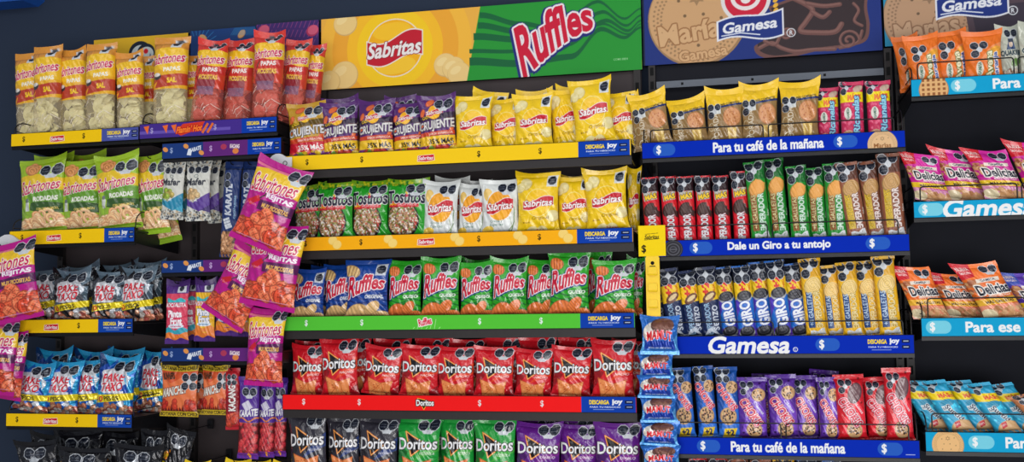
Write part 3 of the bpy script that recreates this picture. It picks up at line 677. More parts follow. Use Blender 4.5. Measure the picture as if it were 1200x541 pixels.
def k_avena():
    a = Art(100, 140, (238, 116, 30)); a.poly([(100, 60), (100, 110), (70, 96), (40, 60), (60, 50)], (246, 150, 90)); a.ell(84, 82, 20, 14, (250, 176, 60), .4)
    a.text('Avena', 62, 44, 74, 18, (244, 236, 200), out=(80, 120, 60), ow=.1, bold=.03, rot=math.pi/2); a.text('naranja', 82, 42, 72, 14, (60, 90, 170), out=(250, 244, 240), ow=.14, bold=.03, rot=math.pi/2); a.ell(36, 34, 10, 20, (226, 222, 206)); a.text('GAMESA', 36, 34, 34, 8, (60, 110, 90), rot=math.pi/2, bold=.03)
    a.octs(38, 88, 11, 'L'); return a
def k_quaker():
    a = Art(100, 175, (196, 200, 184)); a.octs(60, 152, 13); a.text('QUAKER', 52, 88, 88, 18, (30, 60, 70), bold=.05, out=(226, 226, 216), ow=.05); a.poly([(34, 100), (74, 100), (66, 124), (44, 124)], (30, 60, 110)); a.ell(54, 116, 9, 10, (224, 200, 180)); a.rect(44, 122, 66, 134, (60, 70, 90))
    a.ell(70, 60, 22, 12, (110, 150, 80), .3); a.heap(10, 90, 4, lambda x: 34, 24, [(150, 110, 90), (190, 150, 120), (220, 200, 180)], 'nut', 8); return a
def k_delicias(bg, hi, red=(214, 36, 50), band=(246, 206, 40)):
    a = Art(100, 150, bg); a.band(lambda x: 112-.1*x, lambda x: 150, tuple(min(255, v*1.05+8) for v in bg)); a.poly([(0, 150), (0, 108), (34, 116), (40, 150)], red); a.text('NUEVA', 19, 136, 28, 8, (250, 226, 220), bold=.04, rot=.06); a.text('IMAGEN', 19, 126, 24, 6, (250, 226, 220), bold=.02, rot=.06)
    for _ in range(24): a.blob(a.rng.uniform(0, 30), a.rng.uniform(70, 104), a.rng.uniform(3, 7), a.rng.choice([(190, 120, 80), (214, 160, 110), (160, 90, 60)]))
    a.poly([(28, 98), (86, 104), (88, 114), (30, 108)], (240, 226, 210)); a.text('GAMESA', 58, 106, 36, 6, (40, 60, 90), bold=.02, rot=.08)
    a.text('Delicias', 58, 82, 80, 24, (24, 30, 50), out=(246, 240, 232), ow=.12, bold=.03, rot=.10, shear=.1); a.text('MANTEQUILLA', 64, 64, 56, 6, (246, 236, 226), bold=.02, rot=.08)
    a.band(lambda x: 38+.08*x, lambda x: 54+.08*x, band); a.text('MÁS GALLETAS', 56, 50, 70, 8, (60, 40, 30), bold=.03, rot=.08); a.band(lambda x: 0, lambda x: 38+.05*x, hi)
    for _ in range(60): a.blob(58+a.rng.uniform(-38, 38), 14+a.rng.uniform(-16, 18), a.rng.uniform(4, 8), a.rng.choice([(214, 160, 110), (226, 176, 130), (190, 132, 88)]))
    a.ell(16, 16, 18, 14, (236, 220, 180)); a.octs(74, 134, 9.5); return a
def k_cyan(bg, cin=False):
    a = Art(100, 215, bg); c2 = tuple(min(255, v*1.2+16) for v in bg)
    for _ in range(22): a.blob(a.rng.uniform(0, 100), a.rng.uniform(20, 130), a.rng.uniform(4, 8), c2)
    if not cin:
        a.poly([(0, 140), (100, 132), (100, 168), (0, 176)], (246, 214, 20)); a.text('MÁS', 60, 156, 44, 20, (226, 90, 40), bold=.05); a.text('30%', 86, 150, 24, 12, (206, 70, 60))
        a.ell(56, 124, 30, 14, tuple(v*.85 for v in bg), .2)
    a.rect(24, 92, 60, 112, (232, 236, 236)); a.text('GAMESA', 42, 102, 30, 8, (30, 70, 110), bold=.03); a.text('Surtido', 64, 76, 84, 22, (30, 50, 80), out=(236, 240, 240), ow=.1, bold=.02, rot=-1.1); a.ell(60, 18, 50, 34, (206, 160, 110), .3, 24); a.ell(60, 22, 44, 28, (224, 180, 130), .3, 24)
    a.poly([(30, 20), (54, 30), (60, 50), (36, 44)], (206, 36, 50)); a.text('GRATIS', 44, 36, 20, 6, WH, bold=.02, rot=.3); a.octs(40, 192, 12, 'L'); return a
def k_yellowbag():
    a = Art(100, 140, (240, 206, 30)); a.poly([(0, 100), (30, 120), (60, 96), (100, 118), (100, 60), (0, 60)], (250, 216, 40)); return a

# kind: artwork, width, thickness, profile, top seal, bottom seal, material, variants, object name, category, description
K = {
 'original': (k_original, .135, .046, 'pillow', .07, .05, M_FOIL, 4, 'crisp_bag', 'crisps', 'yellow original crisp bag'),
 'crema': (k_crema, .125, .044, 'pillow', .07, .05, M_FOIL, 3, 'crisp_bag', 'crisps', 'white crisp bag with orange sun logo'),
 'ruf_blue': (lambda: k_ruffles((24, 70, 156), (14, 44, 116), (222, 180, 120), 'ORIGINAL', False), .135, .046, 'pillow', .07, .05, M_FOIL, 3, 'crisp_bag', 'crisps', 'blue ridged crisp bag'),
 'ruf_green': (lambda: k_ruffles((46, 168, 40), (18, 112, 40), (232, 122, 62), 'QUESO', True), .135, .046, 'pillow', .07, .05, M_FOIL, 4, 'crisp_bag', 'crisps', 'green cheese ridged crisp bag'),
 'dor_red': (lambda: k_doritos((214, 26, 40), 'NACHO'), .145, .046, 'pillow', .07, .05, M_FOIL, 4, 'tortilla_chip_bag', 'tortilla chips', 'red nacho tortilla chip bag'),
 'dor_black': (lambda: k_doritos((52, 50, 60), 'INCÓGNITA', (40, 90, 220)), .14, .046, 'pillow', .07, .05, M_FOIL, 3, 'tortilla_chip_bag', 'tortilla chips', 'black tortilla chip bag with blue streak'),
 'dor_green': (lambda: k_doritos((28, 158, 60), 'PIZZEROLA', (120, 200, 60)), .14, .046, 'pillow', .07, .05, M_FOIL, 3, 'tortilla_chip_bag', 'tortilla chips', 'green tortilla chip bag with white lettering'),
 'dor_purple': (lambda: k_doritos((104, 34, 142), 'DIABLO', (180, 60, 160)), .15, .046, 'pillow', .07, .05, M_FOIL, 3, 'tortilla_chip_bag', 'tortilla chips', 'purple tortilla chip bag with white lettering'),
 'cruj': (lambda: k_crujiente((84, 36, 110), (244, 196, 40), False), .12, .042, 'pillow', .07, .05, M_FOIL, 3, 'snack_bag', 'snacks', 'purple mixed-snack bag with yellow band'),
 'cruj_y': (lambda: k_crujiente((196, 150, 40), (206, 30, 50), True), .13, .042, 'pillow', .07, .05, M_FOIL, 1, 'snack_bag', 'snacks', 'yellow and brown mixed-snack bag with red band'),
 'tosti': (k_tostitos, .13, .044, 'pillow', .07, .05, M_FOIL, 3, 'tortilla_chip_bag', 'tortilla chips', 'green tortilla chip bag with round bowl picture'),
 'rodadas': (k_rodadas, .155, .05, 'pillow', .06, .05, M_FOIL, 3, 'wheat_snack_bag', 'snacks', 'lime green ring-snack bag with yellow band'),
 'rejitas': (k_rejitas, .19, .06, 'pillow', .07, .06, M_FOIL, 4, 'wheat_snack_bag', 'snacks', 'large magenta lattice-snack bag'),
 'papas': (lambda: k_papas((222, 150, 60), (190, 66, 44), 'SAL', False), .12, .062, 'roll', .07, .03, M_FILM, 3, 'clear_crisp_bag', 'crisps', 'tall clear salted crisp bag with orange top'),
 'papas_hot': (lambda: k_papas((222, 60, 52), (214, 66, 44), 'PICOSITAS', True), .12, .062, 'roll', .07, .03, M_FILM, 3, 'clear_crisp_bag', 'crisps', 'tall clear spicy crisp bag with red top'),
 'pake_k': (lambda: k_pake((34, 34, 40), (92, 112, 128), (74, 76, 84)), .13, .046, 'pillow', .07, .05, M_METAL, 4, 'snack_mix_bag', 'snacks', 'silver and black snack-mix bag'),
 'pake_b': (lambda: k_pake((20, 96, 190), (40, 160, 214), (30, 80, 180)), .13, .046, 'pillow', .07, .05, M_METAL, 4, 'snack_mix_bag', 'snacks', 'shiny blue snack-mix bag'),
 'darknut': (k_darknut, .14, .04, 'pillow', .07, .05, M_METAL, 3, 'snack_mix_bag', 'snacks', 'black snack bag with two warning octagons'),
 'mafer_t': (lambda: k_mafer((40, 140, 176), (70, 170, 200), [(150, 176, 60), (190, 170, 90)]), .085, .026, 'pillow', .06, .06, M_SATIN, 1, 'peanut_packet', 'peanuts', 'white and teal peanut packet'),
 'mafer_p': (lambda: k_mafer((92, 60, 150), (60, 40, 110), [(206, 170, 120), (222, 190, 140)]), .09, .026, 'pillow', .06, .06, M_SATIN, 1, 'peanut_packet', 'peanuts', 'cream and violet peanut packet'),
 'kar_b': (lambda: k_karate((30, 52, 110), False), .07, .026, 'roll', .05, .03, M_SATIN, 1, 'peanut_packet', 'peanuts', 'long navy blue peanut packet'),
 'kar_p': (lambda: k_karate((84, 44, 150), True), .075, .03, 'roll', .05, .04, M_SATIN, 2, 'peanut_packet', 'peanuts', 'long purple packet of red coated peanuts'),
 'pinta_r': (lambda: k_pinta((84, 44, 130), (224, 70, 100), (60, 170, 190), (206, 40, 90)), .088, .022, 'pillow', .07, .06, M_SATIN, 1, 'candy_packet', 'sweets', 'purple and pink fruit candy packet'),
 'pinta_y': (lambda: k_pinta((84, 44, 130), (244, 190, 40), (240, 140, 60), (40, 110, 170)), .088, .022, 'pillow', .07, .06, M_SATIN, 1, 'candy_packet', 'sweets', 'purple and yellow fruit candy packet'),
 'pinta_o': (lambda: k_pinta((84, 44, 130), (90, 60, 150), (244, 150, 50), (60, 40, 110)), .088, .022, 'pillow', .07, .06, M_SATIN, 1, 'candy_packet', 'sweets', 'dark purple candy packet with orange splash'),
 'manicho': (k_manicho, .135, .028, 'pillow', .06, .06, M_SATIN, 2, 'snack_packet', 'snacks', 'orange spicy snack packet with yellow edges'),
 'kacang': (k_kacang, .055, .024, 'roll', .05, .05, M_SATIN, 1, 'peanut_packet', 'peanuts', 'narrow dark red peanut packet'),
 'mamut': (k_mamut, .125, .03, 'pillow', .10, .10, M_METAL, 3, 'marshmallow_biscuit_pack', 'biscuit', 'shiny blue chocolate marshmallow biscuit pack'),
 'doradas': (k_doradas, .12, .04, 'pillow', .10, .05, M_FOIL, 3, 'cracker_bag', 'crackers', 'gold and yellow cracker bag'),
 'rican': (k_rican, .085, .04, 'roll', .06, .04, M_SATIN, 1, 'cookie_pack', 'cookies', 'pink cookie pack with yellow band'),
 'emp_red': (lambda: k_emper((214, 26, 44), (44, 20, 26), None, None, 'red', None), .062, .036, 'roll', .04, .04, M_SATIN, 2, 'cookie_pack', 'cookies', 'slim red cookie pack with dark top'),
 'emp_green': (lambda: k_emper((34, 148, 50), (24, 110, 44), (226, 160, 80), (206, 232, 214), 'green', (150, 96, 50)), .07, .038, 'roll', .04, .04, M_SATIN, 2, 'cookie_pack', 'cookies', 'slim green cookie pack'),
 'emp_brown': (lambda: k_emper((150, 90, 66), (100, 60, 46), (206, 160, 100), (236, 220, 214), 'brown', (214, 180, 60)), .078, .038, 'roll', .04, .04, M_SATIN, 2, 'cookie_pack', 'cookies', 'slim brown cookie pack'),
 'emp_yel': (lambda: k_emper((246, 190, 36), (222, 166, 30), (246, 212, 132), (236, 214, 150), 'yellow', (30, 70, 130)), .078, .038, 'roll', .04, .04, M_SATIN, 3, 'cookie_pack', 'cookies', 'slim yellow lemon cookie pack'),
 'navy': (k_navy, .07, .036, 'roll', .04, .04, M_SATIN, 2, 'cookie_pack', 'cookies', 'slim navy cookie pack with yellow band'),
 'giro': (k_giro, .075, .036, 'roll', .04, .04, M_SATIN, 2, 'cookie_pack', 'cookies', 'slim blue and purple cookie pack with yellow band'),
 'chok_b': (lambda: k_chokis((28, 84, 168)), .072, .036, 'roll', .05, .04, M_SATIN, 2, 'cookie_pack', 'cookies', 'blue chocolate-chip cookie pack'),
 'chok_p': (lambda: k_chokis((92, 48, 156), big=True), .095, .042, 'roll', .07, .04, M_FOIL, 3, 'cookie_pack', 'cookies', 'purple chocolate-chip cookie pack'),
 'chok_r': (lambda: k_chokis((216, 30, 44), red=True, big=True), .095, .042, 'roll', .07, .04, M_FOIL, 3, 'cookie_pack', 'cookies', 'red chocolate-chip cookie pack'),
 'avena': (k_avena, .11, .045, 'pillow', .08, .05, M_SATIN, 2, 'cookie_bag', 'cookies', 'orange oat cookie bag'),
 'quaker': (k_quaker, .08, .035, 'pillow', .08, .05, M_FOIL, 2, 'oat_snack_bag', 'oat snack', 'pale grey oat snack bag'),
 'del_m': (lambda: k_delicias((206, 36, 150), (226, 150, 190)), .15, .05, 'pillow', .07, .05, M_FOIL, 3, 'cookie_bag', 'cookies', 'magenta butter cookie bag'),
 'del_o': (lambda: k_delicias((238, 112, 40), (240, 150, 120), band=(246, 190, 60)), .15, .05, 'pillow', .07, .05, M_FOIL, 3, 'cookie_bag', 'cookies', 'orange butter cookie bag with red corner'),
 'del_p': (lambda: k_delicias((90, 60, 170), (120, 90, 190), red=(70, 90, 190)), .15, .05, 'pillow', .07, .05, M_FOIL, 1, 'cookie_bag', 'cookies', 'violet butter cookie bag'),
 'cyan': (lambda: k_cyan((52, 172, 214)), .09, .045, 'roll', .06, .04, M_SATIN, 2, 'cookie_pack', 'cookies', 'light blue cookie pack with yellow band'),
 'canela': (lambda: k_cyan((206, 130, 84), True), .09, .045, 'roll', .06, .04, M_SATIN, 1, 'cookie_pack', 'cookies', 'tan cinnamon cookie pack'),
 'ybag': (k_yellowbag, .13, .04, 'pillow', .12, .05, M_FOIL, 2, 'crisp_bag', 'crisps', 'plain yellow snack bag'),
}
_pk = {}
SLUMP = {'del_m': .42, 'del_o': .42, 'del_p': .42, 'cyan': .40, 'canela': .40}     # packs that have slid sideways on the shelf
def pack(kind, variant):
    fn, W, T, prof, st, sb, mat, nv, nm, cat, desc = K[kind]
    v = variant % nv
    if (kind, 'art') not in _pk: _pk[kind, 'art'] = fn()
    if (kind, v) not in _pk:
        ear = .0 if prof == 'roll' else .06
        if kind in ('papas', 'papas_hot'): ear = .035
        if kind in ('pake_b', 'pake_k', 'doradas'): ear = .10
        ms, W_, H_ = pack_meshes(kind, _pk[kind, 'art'], W, T, prof, st, sb, sum(map(ord, kind))*7+v*131, mat, ear, wr=.6 if prof == 'roll' else (1.7 if mat is M_METAL else 1.1), slump=SLUMP.get(kind, 0))
        if mat is M_FILM:
            ms['crisps'] = crisp_fill_mesh(kind+'_crisps', W_, H_, T, .022, H_*.52, M_CRISPR if kind == 'papas_hot' else M_CRISP, v+3)
        _pk[kind, v] = (ms, W_, H_, T)
    return _pk[kind, v]

_count = [0]
def place(kind, base, angle, w, h, label, group, yaw=0.0, lean=0.0, variant=None, thick=1.0):
    """one pack: an Empty at its foot that carries pouch and seals"""
    variant = _count[0] if variant is None else variant; _count[0] += 1
    ms, W_, H_, T = pack(kind, variant)
    nm, cat = K[kind][8], K[kind][9]
    e = empty(nm, tuple(base)); e.rotation_euler = (lean, angle, yaw); e.scale = (w/W_, thick, h/H_)
    tag(e, label, cat, group)
    for p, me in ms.items(): link_mesh(p, me, e)
    return e
# ------------------------------------------------------------------ the store around the racks
XL, XR = at(-40, 300, .32)[0]-.3, at(1240, 300, .32)[0]+.5
def struct(name, mb, mat): return tag(mb.build(name, mat), kind='structure')
m = MB(); m.box(XL-1.5, XR+1.2, .40, .5, 0, 3.6); struct('wall_back', m, M_WALL)
m = MB(); m.box(XL-1.5, XR+1.2, -6.5, .5, -.05, 0); struct('floor', m, M_FLOOR)
m = MB(); m.box(XL-1.5, XR+1.2, .385, .40, 0, .1); struct('baseboard_back', m, M_BLACK)
p = at(0, 0, .30); q = at(26, 0, .30)
m = MB(); m.prism([(p[0]-.5, p[2]-.012), (p[0], p[2]-.008), (q[0], q[2]), (q[0]+.03, q[2]+.02), (q[0]+.03, q[2]+.3), (p[0]-.5, p[2]+.3)], .30, .40)
tag(m.build('trim_1', M_BLUE), kind='structure')

# shelves: left px, right px, strip top/bottom at the left, strip top/bottom at the right
S = {
 'T1': (13, 163, 158.5, 173, 146.5, 162.5), 'T1R': (163.5, 325, 146.5, 163, 135, 154.5),
 'LL2': (11, 158, 270, 286.5, 266.5, 284), 'LL3': (8, 156, 374, 390, 373.5, 390), 'LL4': (7, 155, 485, 500.6, 484, 500),
 'LR1': (190, 330, 168, 187, 161, 179), 'LR3': (189, 330, 305, 320, 302, 317), 'LR4': (189, 331, 408, 424, 406, 423),
 'M1': (334, 740, 182, 198.6, 163.5, 184), 'M2': (334, 742.5, 278.5, 294.3, 266, 284.6), 'M3': (333, 744.5, 370, 387, 366.5, 385), 'M4': (331, 746.5, 458, 476, 468.5, 488),
 'R1': (752, 1061, 169.5, 188.6, 150, 170), 'R2': (757, 1066, 284, 302.5, 272, 293), 'R3': (765, 1071.5, 395.6, 416.5, 390, 412.6), 'R4': (776, 1078, 513.4, 534, 513.4, 534.7),
 'Q1': (1067, 1330, 92, 113, 79, 100), 'Q2': (1070, 1335, 234, 254, 229.5, 249.5), 'Q3': (1079, 1345, 372, 395, 370, 392), 'Q4': (1084, 1350, 507, 531, 507, 531),
}
# floor-near shelves just out of the frame that carry the lowest packs
SW = {}
for n, (xl, xr, a, b, c, d) in S.items():
    A, B, C_, D_ = at(xl, a), at(xl, b), at(xr, c), at(xr, d)
    SW[n] = (A[0], C_[0], (A[2]+C_[2])/2, (B[2]+D_[2])/2)
SW['LL5'] = (SW['LL4'][0], SW['LL4'][1], SW['LL4'][2]-.315, SW['LL4'][3]-.315)
SW['M5'] = (SW['M4'][0], SW['M4'][1], SW['M4'][2]-.27, SW['M4'][3]-.27)
SW['R5'] = (SW['R4'][0], SW['R4'][1], SW['R4'][2]-.28, SW['R4'][3]-.28)

BLK = (22, 22, 26)
def strip_art(n, bg):
    x0, x1, zt, zb = SW[n]; a = Art((x1-x0), (zt-zb), bg, x0, zb); a.rng = random.Random(n); return a
def P_(n, px):            # world x on the strip seen at a photo column
    x0, x1, zt, zb = SW[n]; return float(at(px, (S[n][2]+S[n][5])/2 if n in S else 530)[0])
def frame(a):
    k = .0022; x0, x1, y0, y1 = a.x0, a.x0+a.W, a.y0, a.y0+a.H
    for r in ((x0, y0, x1, y0+k), (x0, y1-k, x1, y1), (x0, y0, x0+k, y1), (x1-k*1.5, y0, x1, y1)): a.rect(*r, BLK)
def zc(n, t=.5): return SW[n][3]+(SW[n][2]-SW[n][3])*t
def dollar(a, n, px, c=(60, 50, 20), h=.021): a.text('$', P_(n, px), zc(n, .52), h*.5, h, c, bold=.02)
def app_block(a, n, xa, xb, bg=(14, 62, 168)):
    x0, x1 = P_(n, xa), P_(n, xb); w = x1-x0; a.rect(x0, zc(n, 0), x1, zc(n, 1), bg)
    a.text('DESCARGA', x0+w*.33, zc(n, .64), w*.36, .012, (250, 214, 50), bold=.05); a.text('joy', x0+w*.66, zc(n, .64), w*.18, .017, WH, bold=.05)
    a.text('PARA TU NEGOCIO', x0+w*.44, zc(n, .36), w*.56, .0045, (220, 226, 240), bold=.03); a.rect(x0+w*.22, zc(n, .2), x0+w*.6, zc(n, .225), (150, 170, 220))
    for t in (.66, .36): a.rect(x0+w*.80, zc(n, t)-.005, x0+w*.95, zc(n, t)+.005, (20, 30, 70)); a.rect(x0+w*.83, zc(n, t)-.001, x0+w*.93, zc(n, t)+.0015, (190, 200, 220))
def red_ribbon(a, n, px, fig=True):
    x, z = P_(n, px), zc(n, .42); w = .028
    a.poly([(x-w-.003, z-.010), (x-w-.001, z+.010), (x+w+.001, z+.013), (x+w+.004, z-.008), (x, z-.012)], (240, 220, 200)); a.poly([(x-w, z-.008), (x-w+.002, z+.009), (x+w, z+.011), (x+w, z-.007), (x, z-.010)], RD)
    a.text('Sabritas', x, z+.001, w*1.8, .012, WH, bold=.03, shear=.2)
def chips_on(a, n, pxs):
    for px in pxs:
        x = P_(n, px)
        for k, dz in ((0, .2), (1, -.1)): r = .017; a.ell(x+k*.016, zc(n, .5+dz), r, r*.9, (236, 196, 90), .3); a.ell(x+k*.016, zc(n, .52+dz), r*.9, r*.8, (246, 212, 120), .3)
ART = {}
for n, (dl, rb, sp, e0) in {'T1': ((28, 98), 67, 119, 163), 'LL2': ((26, 94), 63, 122, 158), 'LL3': ((22, 92), 60, 115, 156), 'LL4': ((20, 90), 59, 114, 155)}.items():
    a = strip_art(n, (248, 202, 22)); [dollar(a, n, x) for x in dl]; red_ribbon(a, n, rb); app_block(a, n, sp, e0, (22, 70, 168) if n != 'T1' else (74, 84, 160)); frame(a); ART[n] = a
n = 'T1R'; a = strip_art(n, (70, 48, 140)); a.band(lambda x: zc(n, .3), lambda x: zc(n, .5), (104, 84, 176), P_(n, 163), P_(n, 270))
a.poly([(P_(n, 206), zc(n, .3)), (P_(n, 214), zc(n, .85)), (P_(n, 240), zc(n, .95)), (P_(n, 236), zc(n, .5)), (P_(n, 212), zc(n, .1))], (214, 60, 40)); a.text("Flamin' Hot", P_(n, 222), zc(n, .52), .10, .022, (250, 130, 50), out=(180, 30, 30), ow=.12, bold=.04, shear=.3, rot=.06)
for px in (194, 204, 172): a.poly([(P_(n, px)-.012, zc(n, .8)), (P_(n, px)+.010, zc(n, .85)), (P_(n, px)+.004, zc(n, .3))], (236, 110, 50))
for px in (240, 246): a.line([(P_(n, px)-.01, zc(n, .2)), (P_(n, px)+.012, zc(n, .8))], .009, (226, 110, 50))
dollar(a, n, 178, (170, 160, 210)); dollar(a, n, 252, (170, 160, 210)); app_block(a, n, 283, 324); frame(a); ART[n] = a
for n, k in {'LR1': 0, 'LR3': 0, 'LR4': 0}.items():
    a = strip_art(n, (32, 60, 124)); a.rect(P_(n, 238), zc(n, 0), P_(n, 290), zc(n, 1), (98, 42, 120))
    for px, t in ((194, .6), (218, .75), (236, .3)): a.ell(P_(n, px), zc(n, t), .011, .008, (226, 150, 80), -.5)
    for px, t in ((262, .6), (276, .3)): a.ell(P_(n, px), zc(n, t), .012, .010, (170, 60, 90) if px < 270 else (220, 130, 70))
    a.text('KARATE', P_(n, 229), zc(n, .55), .045, .013, (220, 226, 236), bold=.05, shear=.2, rot=.2); a.poly([(P_(n, 219), zc(n, .2)), (P_(n, 221), zc(n, .6)), (P_(n, 225), zc(n, .5)), (P_(n, 224), zc(n, .15))], (220, 226, 236))
    a.text('KACANG', P_(n, 275), zc(n, .6), .036, .013, (240, 226, 226), bold=.05, rot=-.08); dollar(a, n, 201, (150, 170, 210)); dollar(a, n, 247, (190, 160, 210)); app_block(a, n, 290, 329); frame(a); ART[n] = a
n = 'M1'; a = strip_art(n, (248, 204, 30)); [dollar(a, n, x) for x in (360, 424, 561, 633)]; red_ribbon(a, n, 499); app_block(a, n, 677.5, 738); frame(a); ART[n] = a
n = 'M2'; a = strip_art(n, (250, 176, 24)); chips_on(a, n, (390, 455, 533, 607, 660)); [dollar(a, n, x) for x in (358, 423, 561, 632)]; red_ribbon(a, n, 499); app_block(a, n, 676, 741); frame(a); ART[n] = a
n = 'M3'; a = strip_art(n, (84, 196, 58))
for k in range(7): a.line([(P_(n, 484+k*5), zc(n, .08)), (P_(n, 486+k*5), zc(n, .2+.5*(k % 3)/2))], .0015, (190, 240, 170))
a.text('Ruffles', P_(n, 498), zc(n, .55), .045, .022, (214, 26, 60), out=(250, 240, 240), ow=.12, bold=.03, rot=.2); [dollar(a, n, x, (230, 240, 236)) for x in (359, 424, 562, 634)]; app_block(a, n, 680, 743); frame(a); ART[n] = a
n = 'M4'; a = strip_art(n, (244, 28, 30)); x = P_(n, 498)
T = [(x-.026, zc(n, .8)), (x+.012, zc(n, .65)), (x-.004, zc(n, .1))]; a.poly(T, (20, 16, 18)); a.line(T+[T[0]], .002, (250, 190, 60)); a.text('Doritos', x, zc(n, .52), .060, .018, WH, out=(30, 20, 20), ow=.12, bold=.04)
[dollar(a, n, q_, (230, 226, 226)) for q_ in (356, 421, 562, 635)]; app_block(a, n, 681, 745); frame(a); ART[n] = a
BL = (0, 42, 176)
def pill(a, n, px, c=(40, 92, 190), dc=WH, w=.034):
    x = P_(n, px); z = zc(n, .5); r = .019; a.rect(x, z-r, x+w, z+r, c); a.ell(x, z, r, r, c, 0, 20); a.ell(x+w, z, r, r, c, 0, 20); a.text('$', x, z, .013, .028, dc, out=dc, ow=.025, bold=.01)
def slogan(a, n, txt, xa, xb, c=WH, h=.030, bold=.055, shear=0.0, hc=.5): 
    x0, x1 = P_(n, xa), P_(n, xb); a.text(txt, (x0+x1)/2, zc(n, hc), x1-x0, h, c, out=c, ow=.028, bold=.012, shear=shear)
def dark_cookie(a, x, z, r): 
    a.ell(x, z, r, r*.95, (40, 40, 48), .2, 30); a.ell(x, z, r*.92, r*.86, (84, 84, 92), .2, 30); a.ell(x, z, r*.86, r*.8, (52, 52, 58), .2, 30); a.ring(x, z, r*.62, r*.56, r*.1, (96, 96, 104)); a.ring(x, z, r*.34, r*.28, r*.08, (96, 96, 104)); a.line([(x-r*.4, z), (x+r*.4, z)], r*.1, (96, 96, 104))
n = 'R1'; a = strip_art(n, BL); slogan(a, n, 'Para tu café de la mañana', 836, 965); pill(a, n, 772); pill(a, n, 984); x = P_(n, 1034); a.biscuit(x, zc(n, .22), .044, c=(226, 186, 140)); a.text('Marías', x, zc(n, .18), .05, .013, (150, 100, 60), bold=.02); frame(a); ART[n] = a
n = 'R2'; a = strip_art(n, BL); slogan(a, n, 'Dale un Giro a tu antojo', 853, 973); pill(a, n, 815); pill(a, n, 1022); dark_cookie(a, P_(n, 789), zc(n, .45), .031); frame(a); ART[n] = a
n = 'R3'; a = strip_art(n, BL); slogan(a, n, 'Gamesa', 831, 926, h=.050, bold=.03, shear=.22, hc=.5); a.text('®', P_(n, 932), zc(n, .25), .014, .014, WH); pill(a, n, 963); app_block(a, n, 1008, 1069, BL); frame(a); ART[n] = a
n = 'R4'; a = strip_art(n, BL); slogan(a, n, 'Para tu café de la mañana', 857, 990); pill(a, n, 824); pill(a, n, 1036); a.rect(P_(n, 1061), zc(n, .2), P_(n, 1072), zc(n, .23), (200, 210, 240)); frame(a); ART[n] = a
CY, CL = (20, 160, 208), (120, 206, 226)
n = 'Q1'; a = strip_art(n, CY); x = P_(n, 1094); a.ell(x, zc(n, .35), .043, .043, (176, 116, 70), 0, 36); a.ell(x, zc(n, .38), .041, .041, (224, 176, 120), 0, 36)
for i in range(-2, 3):
    for j in range(-1, 3): a.rect(x+i*.015-.004, zc(n, .38)+j*.014-.004, x+i*.015+.004, zc(n, .38)+j*.014+.004, (150, 96, 60))
pill(a, n, 1122, CL); slogan(a, n, 'Para ese café', 1164, 1262); frame(a); ART[n] = a
n = 'Q2'; a = strip_art(n, CY); pill(a, n, 1084, CL); slogan(a, n, 'Gamesa', 1106, 1214, h=.052, bold=.03, shear=.22); frame(a); ART[n] = a
n = 'Q3'; a = strip_art(n, CY); pill(a, n, 1093, CL); slogan(a, n, 'Para ese café', 1132, 1232); frame(a); ART[n] = a
n = 'Q4'; a = strip_art(n, CY); x = P_(n, 1111); a.biscuit(x, zc(n, .35), .045, c=(232, 186, 128)); pill(a, n, 1143, CL); slogan(a, n, 'Para ese café', 1179, 1275); frame(a); ART[n] = a
for n, c in (('LL5', (248, 202, 22)), ('M5', (90, 40, 140)), ('R5', BL)): a = strip_art(n, c); frame(a); ART[n] = a

SHELF_LABEL = {
 'T1': 'top left shelf with a yellow price strip under tall clear salted crisp bags', 'T1R': 'top left shelf with a purple price strip under tall red-topped crisp bags',
 'LL2': 'shelf with yellow price strip under the lime green ring-snack bags', 'LL3': 'shelf with yellow price strip under the silver and black snack-mix bags',
 'LL4': 'shelf with yellow price strip under the shiny blue snack-mix bags', 'LL5': 'lowest left shelf under the black snack bags with warning octagons',
 'LR1': 'narrow shelf rail with navy and purple strip above the white peanut packets', 'LR3': 'narrow shelf rail with navy and purple strip above the fruit candy packets',
 'LR4': 'narrow shelf rail with navy and purple strip above the orange spicy snack packets',
 'M1': 'long shelf with yellow price strip directly below the big yellow and green banner', 'M2': 'long shelf with orange-yellow strip showing crisps, above the ridged crisp bags',
 'M3': 'long shelf with bright green price strip', 'M4': 'long shelf with bright red price strip', 'M5': 'lowest long shelf under the black, green and purple tortilla chip bags',
 'R1': 'blue-edged shelf with a morning coffee slogan and a round biscuit picture', 'R2': 'blue-edged shelf with a dark cookie picture under slim red and green packs',
 'R3': 'blue-edged shelf with large italic white brand lettering and app download block', 'R4': 'blue-edged shelf with a morning coffee slogan under chocolate-chip cookie packs', 'R5': 'lowest blue-edged shelf hidden under the chocolate-chip cookie shelf',
 'Q1': 'cyan-edged shelf under the orange oat cookie bags', 'Q2': 'cyan-edged shelf under the magenta butter cookie bags', 'Q3': 'cyan-edged shelf under the orange butter cookie bags', 'Q4': 'cyan-edged shelf with a round biscuit picture under light blue cookie packs',
}
LIPD = .022
def surf_z(n): return SW[n][2]-.012
DEPTH = .30
def guard_front(e, x0, x1, zt, h):
    m = MB(); z0 = zt-.03
    m.tube(round_pts([(x0, .0045, z0), (x0, .0045, zt+h), (x1, .0045, zt+h), (x1, .0045, z0)], .010), .0021, 6)
    m.build('wire_guard', M_BLACK, e)
def guard_side(e, x, zt, h=.07, d=.26):
    m = MB(); m.tube(round_pts([(x, .010, zt-.03), (x, .014, zt+h*.6), (x, .05, zt+h), (x, d-.03, zt+h), (x, d, zt-.02)], .03), .0022, 6)
    m.tube(round_pts([(x, .012, zt+.012), (x, d-.01, zt+.014)], .01), .0018, 6); m.build('wire_guard', M_BLACK, e)
